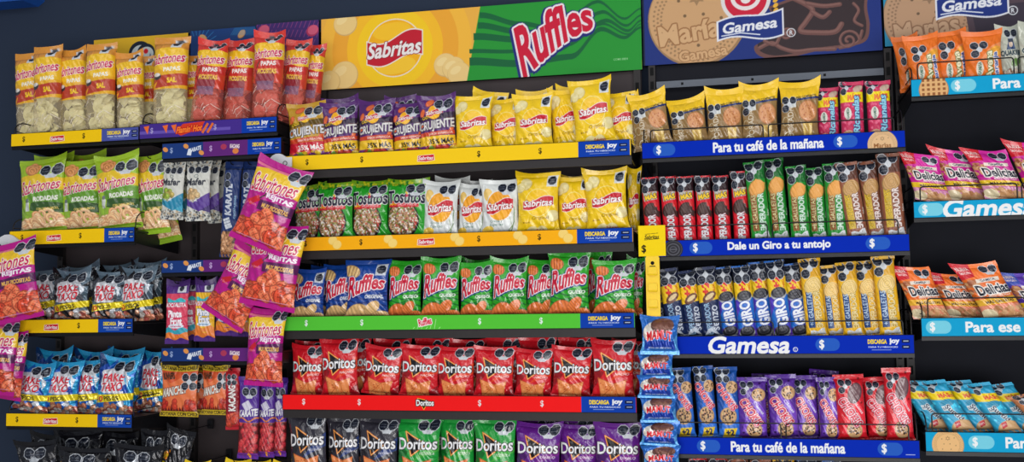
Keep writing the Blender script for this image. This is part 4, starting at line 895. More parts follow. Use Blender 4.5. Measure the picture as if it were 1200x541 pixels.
for n in SW:
    x0, x1, zt, zb = SW[n]
    e = empty('shelf', ((x0+x1)/2, DEPTH, zb)); tag(e, SHELF_LABEL[n], 'shelf')
    o = -np.array([(x0+x1)/2, DEPTH, zb])
    def add(mb, nm, mt):
        c = mb.build(nm, mt, e); c.location = tuple(o); return c
    me = panel_mesh('price_strip', ART[n], x1-x0, zt-zb, .004, M_LABEL, .0011 if n not in ('LL5', 'M5', 'R5') else .02)
    c = link_mesh('price_strip', me, e); c.location = (x0+o[0], 0+o[1], zb+o[2])
    sz = surf_z(n)
    m = MB(); m.box(x0+.001, x1-.001, .0045, .010, zb-(.028 if n[0] in 'M' else .012), zt-.002)
    m.box(x0+.001, x1-.001, .010, DEPTH, sz-.006, sz); m.box(x0+.001, x1-.001, .010, .016, sz-.03, sz-.006)
    add(m, 'deck', M_SHELF if n[0] == 'M' else M_BLACK)
    for x in (x0+.004, x1-.008):
        m = MB(); b = len(m.v)
        pr = [(.012, sz-.008), (.012, zb-.004), (DEPTH, zb-(.012 if n in ('T1R', 'LR1', 'T1') else .03)), (DEPTH, sz-.008)]
        m.v += [(x, y, z) for y, z in pr]+[(x+.004, y, z) for y, z in pr]
        m.f += [[b, b+1, b+2, b+3], [b+7, b+6, b+5, b+4]]+[[b+(i+1) % 4, b+i, b+4+i, b+4+(i+1) % 4] for i in range(4)]; m.m += [0]*6
        add(m, 'bracket', M_BLACK)
    def lg(fn, *a):
        k = len(e.children); fn(e, *a)
        for ch in e.children[k:]: ch.location = tuple(o)
    if n[0] in 'RQ' and n != 'R5':
        w = x1-x0; g = {'R1': .040, 'R2': .045, 'R3': .043, 'R4': .045, 'Q1': .05, 'Q2': .045, 'Q3': .058, 'Q4': .053}[n]
        lg(guard_front, x0+w*.035, x0+w*.475, zt, g); lg(guard_front, x0+w*.495, x1-w*.04, zt, g)
        if n[0] == 'Q': lg(guard_side, x0+.006, zt, .05)
        else: lg(guard_side, x1-.006, zt, .075); lg(guard_side, x0+.006, zt, .06)
    elif n in ('T1', 'LL2', 'LL3', 'LL4'):
        lg(guard_side, x0+.005, zt, .05)
        if n != 'T1': lg(guard_side, x1-.005, zt, .06)
    elif n == 'T1R': lg(guard_side, x0+.006, zt, .05); lg(guard_side, x1-.006, zt, .055)

# racks: back panel, slotted posts, rails
def rack(x0, x1, ztop, label, rail=None, mid=(), bm=None):
    e = empty('display_rack', ((x0+x1)/2, .34, 0)); tag(e, label, 'rack'); o = (-(x0+x1)/2, -.34, 0)
    m = MB(); m.box(x0+.001, x1-.001, .325, .338, 0.0, ztop); m.build('back_panel', bm or M_BACK, e).location = o
    for x in (x0+.014,)+tuple(mid)+(x1-.014,):
        m = MB(); m.box(x-.012, x+.012, .303, .3245, 0, ztop)
        for k in range(int(ztop/.05)): m.box(x-.006, x+.006, .3015, .3035, .012+k*.05, .040+k*.05, 1)
        c = m.build('slotted_post', [M_SHELF, M_HOLE], e); c.location = o
    m = MB(); m.box(x0+.002, x1-.002, .02, .338, 0, .12); m.build('base', M_BLACK, e).location = o
    for z in (rail or []):
        m = MB(); m.box(x0+.03, x1-.03, .296, .3015, z-.012, z+.012)
        for k in range(int((x1-x0)/.24)): 
            xx = x0+.12+k*.24; m.box(xx-.004, xx+.004, .294, .2965, z-.004, z+.004, 1)
        m.build('rail', [M_GREY, M_HOLE], e).location = o
zM = float(at(560, 92, .3)[2]); 
rack(SW['T1'][0]-.02, at(334, 200)[0]-.004, float(at(170, 60, .3)[2])+.03, 'dark rack on the left holding clear crisp bags, snack mix and peanut packets', mid=(P_('LL2', 176),), bm=M_BACKL)
rack(SW['M1'][0]-.001, SW['M1'][1]+.006, zM, 'dark middle rack holding crisp and tortilla chip bags under the yellow and green banner', bm=M_BACKL)
rack(SW['R1'][0]-.002, SW['R1'][1]+.012, float(at(890, 66, .3)[2]), 'dark rack with blue shelf edges holding cookie packs', rail=[float((at(755, 103, .3)[2]+at(1030, 82, .3)[2])/2)])
rack(SW['Q1'][0]-.004, SW['Q1'][1]+.01, float(at(1100, 56, .3)[2]), 'dark rack with cyan shelf edges at the right edge of the view')

# ------------------------------------------------------------------ banners
def banner(px0, px1, ytl, ybl, ytr, ybr, y, bg, draw, name, label, cat, dep=.02):
    A, B, C_, D_ = at(px0, ytl, y), at(px0, ybl, y), at(px1, ytr, y), at(px1, ybr, y)
    x0, x1, z1, z0 = A[0], C_[0], (A[2]+C_[2])/2, (B[2]+D_[2])/2
    a = Art(x1-x0, z1-z0, bg, x0, z0); a.rng = random.Random(5)
    # photo columns run between the two ends, rows between top and bottom edge
    def q(px, py): 
        p = at(px, py, y); return (float(p[0]), float(p[2]))
    draw(a, q)
    me = panel_mesh(name, a, x1-x0, z1-z0, dep, M_BOARD, .0016)
    o = link_mesh(name, me); o.location = (x0, y, z0); tag(o, label, cat); return o
U = D/F
def draw_sab(a, q):
    x, z = q(462.5, 56); G = (34, 150, 52); r = .108
    for k, (rr, c) in enumerate(((.30, (246, 186, 62)), (.25, (240, 168, 50)), (.19, (250, 190, 40)), (.15, (250, 204, 30)))): a.ell(x, z, rr, rr, c, 0, 60)
    for (px, py, w) in ((405, 28, .048), (404, 88, .055), (386, 96, .045), (522, 76, .045), (532, 80, .045), (538, 86, .045)):
        cx, cz = q(px, py); a.ell(cx, cz, w, w*.98, (214, 176, 110), .2, 30); a.ell(cx-.001, cz+.002, w*.95, w*.93, (238, 204, 132), .2, 30)
        a.ell(cx-w*.3, cz+w*.3, w*.5, w*.3, (244, 216, 150), .5, 20)
    a.ell(x, z, r*1.03, r*1.03, (236, 226, 206), 0, 60); a.ell(x, z, r*.99, r*.99, (246, 178, 24), 0, 60); a.ell(x-r*.1, z+r*.6, r*.7, r*.3, (250, 196, 40), .1, 40); a.ell(x+r*.05, z-r*.62, r*.72, r*.3, (250, 200, 50), .1, 40)
    f = lambda t: z+r*.36+.16*r*math.sin((t-x)/r*3.0-.2)+.12*(t-x); g = lambda t: z-r*.42+.14*r*math.sin((t-x)/r*3.0-.2)+.10*(t-x)
    a.band(lambda t: g(t)-.005, lambda t: f(t)+.005, (236, 226, 216), x-r*1.04, x+r*1.04, 40); a.band(g, f, (196, 24, 46), x-r*1.0, x+r*1.0, 40)
    a.text('Sabritas', x, z-r*.02, r*1.92, r*.52, (240, 234, 232), bold=.03, shear=.22, warp=tilt(.22), out=(140, 12, 34), ow=.04)
    P = [q(564, 1), q(752, -14), q(752, 90), q(545, 100)]; a.poly([P[0], (P[1][0], P[1][1]+.03), (P[2][0], P[2][1]-.03), (P[3][0], P[3][1]-.02)], G)
    DG = (12, 100, 56)
    def wave(ps, w):
        pts = [q(*p) for p in ps]; out = []
        for k in range(len(pts)-1):
            for t in range(8):
                s = t/8; s2 = s*s*(3-2*s); out.append((pts[k][0]+(pts[k+1][0]-pts[k][0])*s, pts[k][1]+(pts[k+1][1]-pts[k][1])*s2))
        out.append(pts[-1]); n = len(out)
        T = []
        for i in range(n-1):
            w0, w1 = w*(1-.75*i/n), w*(1-.75*(i+1)/n); (x0, y0), (x1, y1) = out[i], out[i+1]; T += [[(x0, y0-w0/2), (x1, y1-w1/2), (x1, y1+w1/2)], [(x0, y0-w0/2), (x1, y1+w1/2), (x0, y0+w0/2)]]
        a.tris(T, DG)
    wave([(562, 18), (610, 28), (652, 34), (700, 2), (732, 22), (751, 10)], .022); wave([(560, 30), (610, 37), (656, 45), (706, 14), (734, 30), (751, 18)], .024)
    wave([(555, 43), (610, 46), (664, 52), (710, 24), (736, 36), (751, 24)], .026); wave([(550, 60), (600, 60), (650, 60), (706, 28), (736, 40), (751, 28)], .016); wave([(550, 72), (610, 74), (670, 66), (704, 34), (732, 44), (751, 32)], .030)
    cx, cz = q(650, 40)
    ruffles_text(a, cx, cz, .29, .135, (236, 230, 232), rot=.28, o2=(30, 40, 120))
    cx, cz = q(727, 69); a.text('COME BIEN', cx, cz, .05, .007, (150, 210, 150))
banner(376.5, 750.5, 21, 107, -5.5, 79.8, .30, (238, 178, 70), draw_sab, 'banner_sign', 'wide banner, yellow left half with sun logo and green right half with waves', 'banner')
def gam_logo(a, q, px, py, s):
    cx, cz = q(px, py)
    a.ell(cx-.012*s, cz+.10*s, .085*s, .085*s, (226, 222, 220), 0, 40); a.ell(cx-.012*s, cz+.10*s, .072*s, .072*s, (206, 30, 60), 0, 40); a.ring(cx-.012*s, cz+.105*s, .045*s, .040*s, .014*s, (236, 226, 226), 0, 30); a.ell(cx-.012*s, cz+.10*s, .018*s, .018*s, (236, 226, 226))
    for k in range(5): a.ell(cx+.088*s, cz+.05*s+k*.018*s, .010*s, .007*s, (236, 180, 60), .8)
    W, H = .108*s, .036*s
    def sh(g, c): a.band(lambda t: cz-H-g-.012*s*math.sin((t-cx)/W*2.6)+.08*(t-cx), lambda t: cz+H+g-.010*s*math.sin((t-cx)/W*2.6)+.18*(t-cx), c, cx-W-g, cx+W+g, 40)
    sh(.006*s, (226, 228, 236)); sh(0, (26, 50, 128)); a.text('Gamesa', cx, cz+.004*s, W*1.7, H*1.0, (232, 234, 240), bold=.03, shear=.2, rot=.06)
    a.line([(cx-W*.9, cz-H*.75), (cx-W*.3, cz-H*.55), (cx+W*.3, cz-H*.85)], .004*s, (220, 226, 240))
    x2, z2 = q(px+48, py+7); a.ring(x2, z2, .014*s, .014*s, .003*s, (226, 230, 236)); a.text('R', x2, z2, .010*s, .015*s, (226, 230, 236), bold=.02)
def curve(q, pts, n=10):
    P = [q(*p) for p in pts]; P = [P[0]]+P+[P[-1]]; out = []
    for i in range(1, len(P)-2):
        for k in range(n):
            t = k/n; f = lambda j: .5*((2*P[i][j])+(-P[i-1][j]+P[i+1][j])*t+(2*P[i-1][j]-5*P[i][j]+4*P[i+1][j]-P[i+2][j])*t*t+(-P[i-1][j]+3*P[i][j]-3*P[i+1][j]+P[i+2][j])*t**3)
            out.append((f(0), f(1)))
    return out+[P[-1]]
def draw_gam(a, q):
    a.rect(a.x0, a.y0, a.x0+.006, a.y0+a.H, (16, 30, 60))
    x, z = q(817, 21); a.biscuit(x, z, .172, None, c=(206, 162, 116)); d, l = (158, 112, 72), (214, 172, 126)
    x1, z1 = q(808, 37); a.text('María', x1, z1, .21, .068, l, out=d, ow=.07, bold=.03, rot=.12)
    x1, z1 = q(824, 62); a.text('Gamesa', x1, z1, .165, .036, l, out=d, ow=.07, bold=.03, rot=.10)
    # dark chocolate-coated biscuit with raised scrolls
    C1, C2, C3 = (72, 52, 54), (112, 76, 72), (54, 42, 46)
    shape = [(900, 8), (940, -6), (985, -14), (1014, -20), (1016, 10), (1019, 30), (1014, 48), (990, 55), (960, 59), (930, 66), (905, 69), (888, 64), (884, 54), (896, 48), (908, 40), (906, 22), (900, 8)]
    cx, cz = q(955, 25); out = curve(q, shape, 6)
    a.poly(out, C2); inn = [(cx+(x-cx)*.94, cz+(z-cz)*.90) for x, z in out]; a.poly(inn, C3)
    L = (132, 94, 88)
    for pts, w in (([(930, -2), (946, 6), (952, 13), (944, 26), (938, 36), (956, 38), (978, 37), (986, 28)], .018), ([(946, 4), (965, 7), (984, 5)], .015), ([(952, 14), (964, 20), (972, 14)], .015),
                   ([(890, 56), (904, 50), (916, 56), (932, 60), (952, 58), (978, 57)], .014), ([(896, 48), (908, 52), (914, 42)], .012), ([(1000, 4), (1006, 12), (1001, 24), (1010, 30)], .010), ([(984, 56), (1004, 50), (1010, 36)], .010)):
        c_ = curve(q, pts, 7); a.line(c_, w, C2); a.line([(x-.001, z+.0025) for x, z in c_], w*.45, L)
    for (px, py, r) in ((994, 47, .036), (922, 40, .022)):
        c0 = q(px, py); sp = [(c0[0]+r*(1-k/34)*math.cos(k*.36), c0[1]+r*(1-k/34)*math.sin(k*.36)) for k in range(30)]; a.line(sp, .009, C2); a.line([(x-.001, z+.0015) for x, z in sp], .004, L)
    gam_logo(a, q, 879, 31, 1.0)
banner(752, 1030, -24, 80.5, -48, 55.5, .30, (24, 48, 124), draw_gam, 'banner_sign', 'dark blue banner with a round embossed biscuit and a dark chocolate biscuit', 'banner')
def draw_gam2(a, q):
    x, z = q(1090, 18); a.biscuit(x, z, .150, None, c=(186, 148, 116)); d, l = (140, 104, 78), (196, 160, 128)
    x1, z1 = q(1086, 33); a.text('Marías', x1, z1, .20, .06, l, out=d, ow=.07, bold=.03, rot=.12)
    P = [q(1130, 5), q(1240, -10), q(1240, 60), q(1150, 66), q(1136, 40)]; a.poly(P, (82, 66, 76)); P = [q(1138, 10), q(1232, -2), q(1232, 50), q(1156, 58), q(1144, 38)]; a.poly(P, (58, 50, 64))
    gam_logo(a, q, 1139, 5, 1.0)
banner(1033, 1300, -48, 56, -72, 36, .30, (38, 140, 180), draw_gam2, 'banner_sign', 'cyan banner with a round embossed biscuit at the upper right corner', 'banner')
def draw_yel(a, q):
    for (px, py, rx) in ((164, 62, .050), (171, 62, .040)): x, z = q(px, py); a.ell(x, z, rx, rx*.95, (22, 34, 50), 0, 30); a.ell(x+.002, z-.004, rx*.8, rx*.72, (196, 206, 206), 0, 30)
    x, z = q(171, 60); a.ell(x, z, .010, .010, RD); a.poly([q(176, 62), q(179, 72), q(174, 70)], (30, 50, 110))
banner(110, 220.5, 48.5, 100, 37, 90, .295, (224, 178, 40), draw_yel, 'header_sign', 'yellow header sign with dark swirl behind the clear salted crisp bags', 'sign', .012)
def draw_blue(a, q):
    for k in range(26): t = math.pi*2*k/26; x, z = q(232, 56); a.line([(x+.05*math.cos(t), z+.05*math.sin(t)), (x+.09*math.cos(t), z+.09*math.sin(t))], .002, (50, 130, 190))
    for (px, py, ro) in ((238, 45, -.6), (283, 40, .8)): x, z = q(px, py); a.ell(x, z, .020, .014, (150, 100, 60), ro); a.ell(x, z+.001, .018, .012, (206, 160, 110), ro)
    for k in range(14): x, z = q(276+k*2, 32); a.line([(x, z), (x-.02, z-.03)], .0015, (60, 150, 200))
banner(223.5, 299.5, 37.5, 90, 29.5, 84, .295, (22, 60, 120), draw_blue, 'header_sign', 'blue header sign with nuts behind the tall red-topped crisp bags', 'sign', .012)
def draw_pur(a, q):
    for k in range(44):
        x, z = q(304+(k % 15)*5, 24+(k//15)*11); a.line([(x, z), (x-.012, z-.028)], .0022, (146, 70, 130))
    for (px, py) in ((309, 36), (366, 36)): x, z = q(px, py); a.ell(x, z, .026, .022, (170, 50, 90), .4); a.ell(x+.002, z+.003, .022, .018, (206, 90, 120), .4)
banner(300.5, 373.5, 29.5, 84, 22.5, 78, .295, (66, 40, 108), draw_pur, 'header_sign', 'purple header sign with red balls behind the right end of the crisp bags', 'sign', .012)

# ------------------------------------------------------------------ packs on the shelves
ORD = ['leftmost', 'second from left', 'third from left', 'fourth from left', 'fifth from left', 'sixth from left', 'seventh from left', 'eighth from left', 'ninth from left']
def order(i, n):
    if n == 1: return ''
    if i == n-1: return 'rightmost'
    if n > 4 and i == n-2: return 'second from right'
    return ORD[i]
WHERE = {'T1': 'above the top left yellow strip', 'T1R': 'above the purple strip', 'LL2': 'on the left rack', 'LL3': 'on the left rack', 'LL4': 'on the left rack', 'LL5': 'at the bottom left',
 'M1': 'right under the banner', 'M2': 'on the orange-yellow shelf', 'M3': 'on the green shelf', 'M4': 'on the red shelf', 'M5': 'below the red shelf',
 'R1': 'on the top blue shelf', 'R2': 'on the second blue shelf', 'R3': 'on the third blue shelf', 'R4': 'on the fourth blue shelf', 'R5': 'below the fourth blue shelf',
 'Q1': 'on the top cyan shelf', 'Q2': 'on the second cyan shelf', 'Q3': 'on the third cyan shelf', 'Q4': 'on the lowest cyan shelf'}
def row(n, items):
    """items: kind, bottom column, top column, top row, width (photo px), depth behind the shelf front, extra words"""
    tot = {}
    for it in items:
        k = (it[0], it[5] > .11); tot[k] = tot.get(k, 0)+1
    seen = {}
    for it in items:
        kind, xb, xt, yt, w, yd = it[:6]; extra = it[6] if len(it) > 6 else ''
        back = yd > .11; k = (kind, back); i = seen.get(k, 0); seen[k] = i+1
        z0 = surf_z(n)+.0012
        ybase = (S[n][3]+S[n][4])/2 if n in S else 560
        B = at(xb, ybase, yd); Tp = at(xt, yt, yd)
        t = (xt-xb)
        wd = at(xb+w/2, yt, yd)[0]-at(xb-w/2, yt, yd)[0]
        dx, dz = Tp[0]-B[0], Tp[2]-z0
        s_ = abs(dx)/math.hypot(dx, dz)*wd/2; dz -= s_*(1.5 if n[0] == 'Q' else .6)
        h = math.hypot(dx, dz); ang = math.atan2(dx, dz)
        if kind in SLUMP:
            L = math.hypot(dx, Tp[2]-z0); h = L; _, W_, H_, _t = pack(kind, 0)
            for _ in range(6): ke = SLUMP[kind]*(wd/W_)/(h/H_); h = L/math.sqrt(1+ke*ke)
            ang = math.atan2(dx, Tp[2]-z0)+math.atan(ke); L -= abs(math.sin(ang))*wd/2; h = L/math.sqrt(1+ke*ke)
        wd *= 1.05 if K[kind][3] == 'pillow' else 1.02
        lift = abs(math.sin(ang))*wd/2
        lab = K[kind][10]; oo = order(i, tot[k])
        s = lab+(', '+extra if extra else '')
        if oo: s += ', '+oo+(' of the back row' if back else '')
        elif back: s += ' in the back row'
        s += ' '+WHERE[n]
        ws = s.split()
        if len(ws) > 16:
            lab = lab.split(' with ')[0]; s = ' '.join((lab+', '+oo+(' of the back row' if back else '')+' '+WHERE[n]).split())
        grp = lab+'s '+WHERE[n]
        rr = random.Random(int(xb*13+yt)); 
        place(kind, (B[0], yd, z0+lift*.85), ang, wd, h, s, grp, yaw=rr.uniform(-.05, .05), lean=-rr.uniform(.0, .05), thick=min(1.15, max(.8, wd/K[kind][1])))

row('T1', [('papas', 37, 33, 63, 32, .13), ('papas', 56.5, 54.5, 55, 33, .06), ('papas', 88, 86, 59, 32, .10), ('papas', 118, 116.5, 51, 35, .045), ('papas', 172, 170, 66, 24, .15), ('papas', 153, 152, 62, 33, .06)])
row('T1R', [('papas', 199, 201, 44, 41, .055), ('papas', 224, 226, 66, 22, .14, 'half hidden'), ('papas_hot', 240, 250, 47, 37, .06), ('papas_hot', 262, 266, 50, 26, .20), ('papas_hot', 277, 283, 48, 35, .125), ('papas_hot', 312, 317, 38, 37, .045), ('papas_hot', 340, 350, 47, 30, .13), ('papas_hot', 361, 372, 54, 22, .19)])
row('LL2', [('rodadas', 66, 62, 184, 44, .15), ('rodadas', 105, 102, 182, 42, .21), ('rodadas', 51, 48, 187, 51, .07), ('rodadas', 95, 93, 189, 49, .085), ('rodadas', 141, 135.5, 183, 50, .045)])
row('LL3', [('pake_k', 62, 58, 318, 40, .16), ('pake_k', 100, 95, 314, 42, .16), ('pake_k', 140, 136, 311, 42, .16), ('pake_k', 172, 172, 308, 38, .17),
            ('pake_k', 52, 50, 318, 38, .10), ('pake_k', 84, 84, 318, 44, .05), ('pake_k', 126, 128, 319, 40, .05), ('pake_k', 160, 160, 315, 42, .06)])
row('LL4', [('pake_b', 72, 76, 418, 42, .19), ('pake_b', 106, 110, 413, 42, .19), ('pake_b', 142, 146, 411, 42, .19), ('pake_b', 176, 180, 413, 32, .19), ('pake_b', 60, 62, 412, 40, .145),
            ('pake_b', 34, 44, 427, 42, .05), ('pake_b', 70, 75, 425, 40, .065), ('pake_b', 99, 102, 423, 38, .10), ('pake_b', 133, 138, 420, 44, .05)])
row('LL5', [('darknut', 96, 92, 506, 54, .16), ('darknut', 136, 140, 508, 46, .18), ('darknut', 45, 42, 518, 46, .06), ('darknut', 96, 98, 526, 56, .05), ('darknut', 158, 162, 523, 56, .055), ('darknut', 50, 58, 510, 40, .21), ('darknut', 176, 182, 505, 34, .13)])
row('M1', [('cruj', 404, 398, 116, 40, .15), ('cruj', 470, 468, 114, 36, .15), ('cruj_y', 361, 358, 121, 43, .05), ('cruj', 399.5, 397, 121, 42, .055), ('cruj', 441, 440.5, 118, 41, .05), ('cruj', 480, 477, 121, 37, .065), ('cruj', 514, 511, 113, 43, .045),
           ('original', 562, 574, 108, 40, .15), ('original', 629, 626, 107, 40, .15), ('original', 670, 667, 102, 30, .15),
           ('original', 555.5, 554, 113, 44, .05), ('original', 595, 592, 116, 40, .085), ('original', 626, 624, 112, 45, .05), ('original', 666, 660, 106, 36, .09, 'half hidden'), ('original', 699, 690, 95, 48, .04, 'tilted and tallest'), ('original', 728, 724, 109, 38, .09)])
row('M2', [('tosti', 365, 362, 218, 38, .09), ('tosti', 393, 393, 214, 42, .05), ('tosti', 434, 434, 212, 43, .06), ('tosti', 476, 478, 211, 46, .05), 
           ('crema', 530, 530, 209, 38, .15), ('crema', 562, 560, 212, 32, .15), ('crema', 516, 517, 213, 41, .05), ('crema', 553, 554, 216, 34, .075), ('crema', 587, 585, 211, 44, .05),
           ('original', 684, 676, 207, 34, .15), ('original', 742, 743, 198, 16, .15, 'thin'), ('original', 631, 630, 203, 50, .045), ('original', 673, 672, 208, 40, .08), ('original', 713, 708, 200, 50, .05)])
row('M3', [('ruf_blue', 384, 382, 312, 36, .14), ('ruf_blue', 432, 436, 307, 40, .15), ('ruf_blue', 360, 362, 316, 38, .05), ('ruf_blue', 402, 400, 311, 42, .085), ('ruf_blue', 430, 430, 305, 50, .04),
           ('ruf_green', 515, 512, 303, 34, .15), ('ruf_green', 560, 560, 305, 34, .15), ('ruf_green', 702, 702, 295, 30, .15), ('ruf_green', 742, 746, 303, 22, .15),
           ('ruf_green', 474, 475, 306, 40, .06), ('ruf_green', 516, 517, 303, 44, .045), ('ruf_green', 559, 558, 308, 40, .06), ('ruf_green', 597, 597, 304, 42, .05), ('ruf_green', 635, 636, 305, 38, .075), ('ruf_green', 667, 667, 296, 48, .04), ('ruf_green', 720, 720, 306, 49, .05)])
row('M4', [('dor_red', 366, 366, 400, 38, .15), ('dor_red', 416, 412, 398, 42, .15), ('dor_red', 458, 460, 398, 42, .15), ('dor_red', 505, 508, 397, 42, .15), ('dor_red', 546, 546, 398, 42, .15), ('dor_red', 590, 590, 396, 42, .15), ('dor_red', 632, 630, 395, 42, .15), ('dor_red', 676, 676, 396, 42, .15), ('dor_red', 734, 738, 400, 40, .16),
           ('dor_red', 360, 361, 405, 37, .075), ('dor_red', 399, 397, 398, 44, .045), ('dor_red', 446, 451, 407, 44, .06), ('dor_red', 491, 493, 405, 45, .05), ('dor_red', 534, 534, 407, 45, .06), ('dor_red', 579, 580, 407, 46, .05), ('dor_red', 625, 626, 410, 44, .06), ('dor_red', 669, 671, 407, 46, .05), ('dor_red', 719, 718, 399, 50, .045)])
row('M5', [('dor_black', 362, 360, 485, 44, .05), ('dor_black', 403, 402, 490, 38, .08), ('dor_black', 443, 444, 491, 46, .05), ('dor_green', 500, 498, 487, 44, .15), ('dor_green', 490, 491, 491, 50, .05), ('dor_green', 536, 536, 491, 42, .09), ('dor_green', 580, 580, 492, 49, .05),
           ('dor_purple', 630, 630, 490, 40, .15), ('dor_purple', 676, 678, 489, 42, .15), ('dor_purple', 630, 631, 497, 53, .05), ('dor_purple', 678, 678, 498, 46, .085), ('dor_purple', 724, 724, 496, 54, .05), ('dor_black', 420, 420, 486, 40, .15)])
row('R1', [('doradas', 767, 757, 111, 43, .05), ('doradas', 810, 803, 116, 43, .055), ('doradas', 850, 848, 105, 43, .05), ('doradas', 891, 889, 99, 44, .055), ('doradas', 937, 937, 96, 46, .045),
           ('rican', 972, 969, 103, 27, .085), ('rican', 1000, 997, 96, 29, .05), ('rican', 1032, 1028, 95, 30, .055)])
row('R2', [('emp_red', 767, 760, 207, 21, .05), ('emp_red', 788, 782, 207, 20, .055), ('emp_red', 807, 802, 206, 21, .05), ('emp_red', 827, 823, 206, 20, .055), ('emp_red', 848, 843, 205, 20, .05), ('emp_red', 870, 865, 201, 20, .06),
           ('emp_green', 893, 883, 189, 25, .04), ('emp_green', 915, 906, 185, 24, .075), ('emp_green', 939, 932, 194, 24, .04), ('emp_green', 960, 954, 196, 23, .075), ('emp_green', 982, 976, 191, 25, .05),
           ('emp_brown', 1006, 991, 191, 26, .04), ('emp_brown', 1029, 1015, 189, 25, .075), ('emp_brown', 1050, 1040, 180, 28, .045)])
row('R3', [('navy', 773, 768, 318, 18, .11, 'mostly hidden'), ('navy', 794, 782, 315, 24, .05), ('navy', 815, 804, 317, 24, .06), ('navy', 836, 826, 313, 25, .05),
           ('giro', 857, 846, 313, 23, .075), ('giro', 877, 868, 311, 23, .045), ('giro', 897, 887, 307, 24, .075), ('giro', 918, 907, 305, 24, .045), ('giro', 939, 926, 309, 25, .075),
           ('emp_yel', 958, 948, 303, 26, .045), ('emp_yel', 980, 970, 311, 24, .08), ('emp_yel', 1001, 991, 307, 25, .05), ('emp_yel', 1023, 1012, 306, 25, .08), ('emp_yel', 1045, 1034, 300, 28, .05)])
row('R4', [('chok_b', 804, 797, 431, 25, .05), ('chok_b', 831, 823, 429, 24, .06), ('chok_b', 856, 850, 430, 27, .05), ('chok_p', 900, 898, 438, 34, .15), ('chok_p', 962, 966, 434, 34, .15),
           ('chok_p', 883, 880, 442, 36, .05), ('chok_p', 920, 914, 439, 36, .06), ('chok_p', 947, 942, 440, 31, .09), ('chok_p', 974, 969, 442, 26, .055),
           ('chok_r', 1000, 994, 439, 36, .045), ('chok_r', 1034, 1026, 442, 34, .09), ('chok_r', 1056, 1050, 431, 34, .05)])
row('R5', [('emp_red', 822, 817, 538, 22, .05), ('emp_red', 846, 841, 537, 22, .05), ('emp_brown', 870, 864, 538, 24, .05), ('emp_brown', 897, 891, 538, 24, .06), ('emp_yel', 924, 918, 537, 25, .05), ('giro', 952, 946, 538, 24, .05), ('giro', 980, 974, 539, 24, .05)])
row('Q1', [('avena', 1070, 1060, 42, 30, .15), ('avena', 1086, 1078, 42, 40, .05), ('avena', 1119, 1111, 36, 42, .075), ('avena', 1154, 1150, 38, 46, .045), ('quaker', 1186, 1181, 30, 28, .09), ('quaker', 1212, 1208, 27, 32, .06)])
row('Q2', [('del_m', 1096, 1078, 181, 46, .05), ('del_m', 1137, 1115, 176, 50, .09), ('del_m', 1183, 1155, 176, 54, .04), ('del_m', 1232, 1205, 168, 54, .09)])
row('Q3', [('del_o', 1094, 1068, 313, 44, .05), ('del_o', 1136, 1110, 321, 46, .10), ('del_o', 1182, 1142, 309, 52, .04), ('del_p', 1232, 1196, 320, 52, .10)])
row('Q4', [('cyan', 1102, 1070, 446, 32, .11), ('cyan', 1130, 1092, 446, 32, .06), ('cyan', 1158, 1122, 446, 32, .10), ('cyan', 1184, 1145, 449, 32, .055), ('cyan', 1213, 1170, 450, 34, .10), ('canela', 1240, 1196, 462, 34, .05)])

# ------------------------------------------------------------------ hanging packs
def hang(kind, cx, cy, w, h, ang, y, label, group, hook=False, variant=None, lean=0.0, yaw=0.0):
    """cx, cy = middle of the pack in the photo, w x h in photo px, ang = lean to the right in degrees"""
    C_ = at(cx, cy, y); wd = at(cx+w/2, cy, y)[0]-at(cx-w/2, cy, y)[0]; hh = (at(cx, cy-h/2, y)-at(cx, cy+h/2, y))[2]; a_ = math.radians(ang)
    b = (C_[0]-math.sin(a_)*hh/2, y, C_[2]-math.cos(a_)*hh/2)
    e = place(kind, b, a_, wd, hh, label, group, yaw=yaw, lean=lean, variant=variant)
    if hook:
        t = (C_[0]+math.sin(a_)*hh*.46, C_[2]+math.cos(a_)*hh*.46); m = MB()
        m.tube(round_pts([(0, .302-y, .002), (0, -.012, .002), (0, -.022, .012)], .006), .0018, 6)
        m.box(-.012, .012, .298-y, .303-y, -.012, .022)
        o = m.build('peg_hook', M_BLACK); o.location = (t[0], y, t[1])
        tag(o, 'black wire hook that carries the '+' '.join(label.split(',')[0].split()[:9]), 'hook', 'wire hooks on the left rack')
    return e
G1 = 'peanut packets on the narrow left rack'
hang('mafer_t', 203, 223, 27, 68, 3, .06, 'white and teal peanut packet hanging beside the lime green ring-snack bags', G1, True)
hang('mafer_t', 219, 224, 20, 64, 2, .16, 'white and teal peanut packet half hidden between two others', G1, True)
hang('mafer_p', 232.5, 223, 30, 71, 0, .05, 'cream and violet peanut packet, the front one', G1, True)
hang('mafer_p', 246, 223, 24, 68, -1, .12, 'cream and violet peanut packet directly behind the front one', G1, True)
hang('mafer_p', 254, 227, 22, 68, -2, .19, 'cream and violet peanut packet at the very back', G1, True)
G2 = 'long navy peanut packets'
hang('kar_b', 270.5, 245, 21, 112, 3, .05, 'long navy blue peanut packet left of the magenta bag', G2, True)
hang('kar_b', 291, 245, 20, 112, 3, .06, 'long navy blue peanut packet partly behind the magenta bag', G2, True)
hang('kar_b', 307, 243, 18, 108, 3, .10, 'long navy blue peanut packet almost hidden by the magenta bag', G2, True)
G3 = 'fruit candy packets under the purple rail'
hang('pinta_r', 207.5, 366, 28, 73, 0, .05, 'purple and pink fruit candy packet at the front left', G3, True)
hang('pinta_r', 222, 363, 22, 70, 0, .12, 'purple and pink fruit candy packet behind its twin', G3, True)
hang('pinta_y', 240.5, 364, 25, 71, 1, .05, 'purple and yellow fruit candy packet beside the pink ones', G3, True)
hang('pinta_o', 266, 360, 28, 66, 1, .06, 'dark purple candy packet with orange splash beside the magenta bag', G3, True)
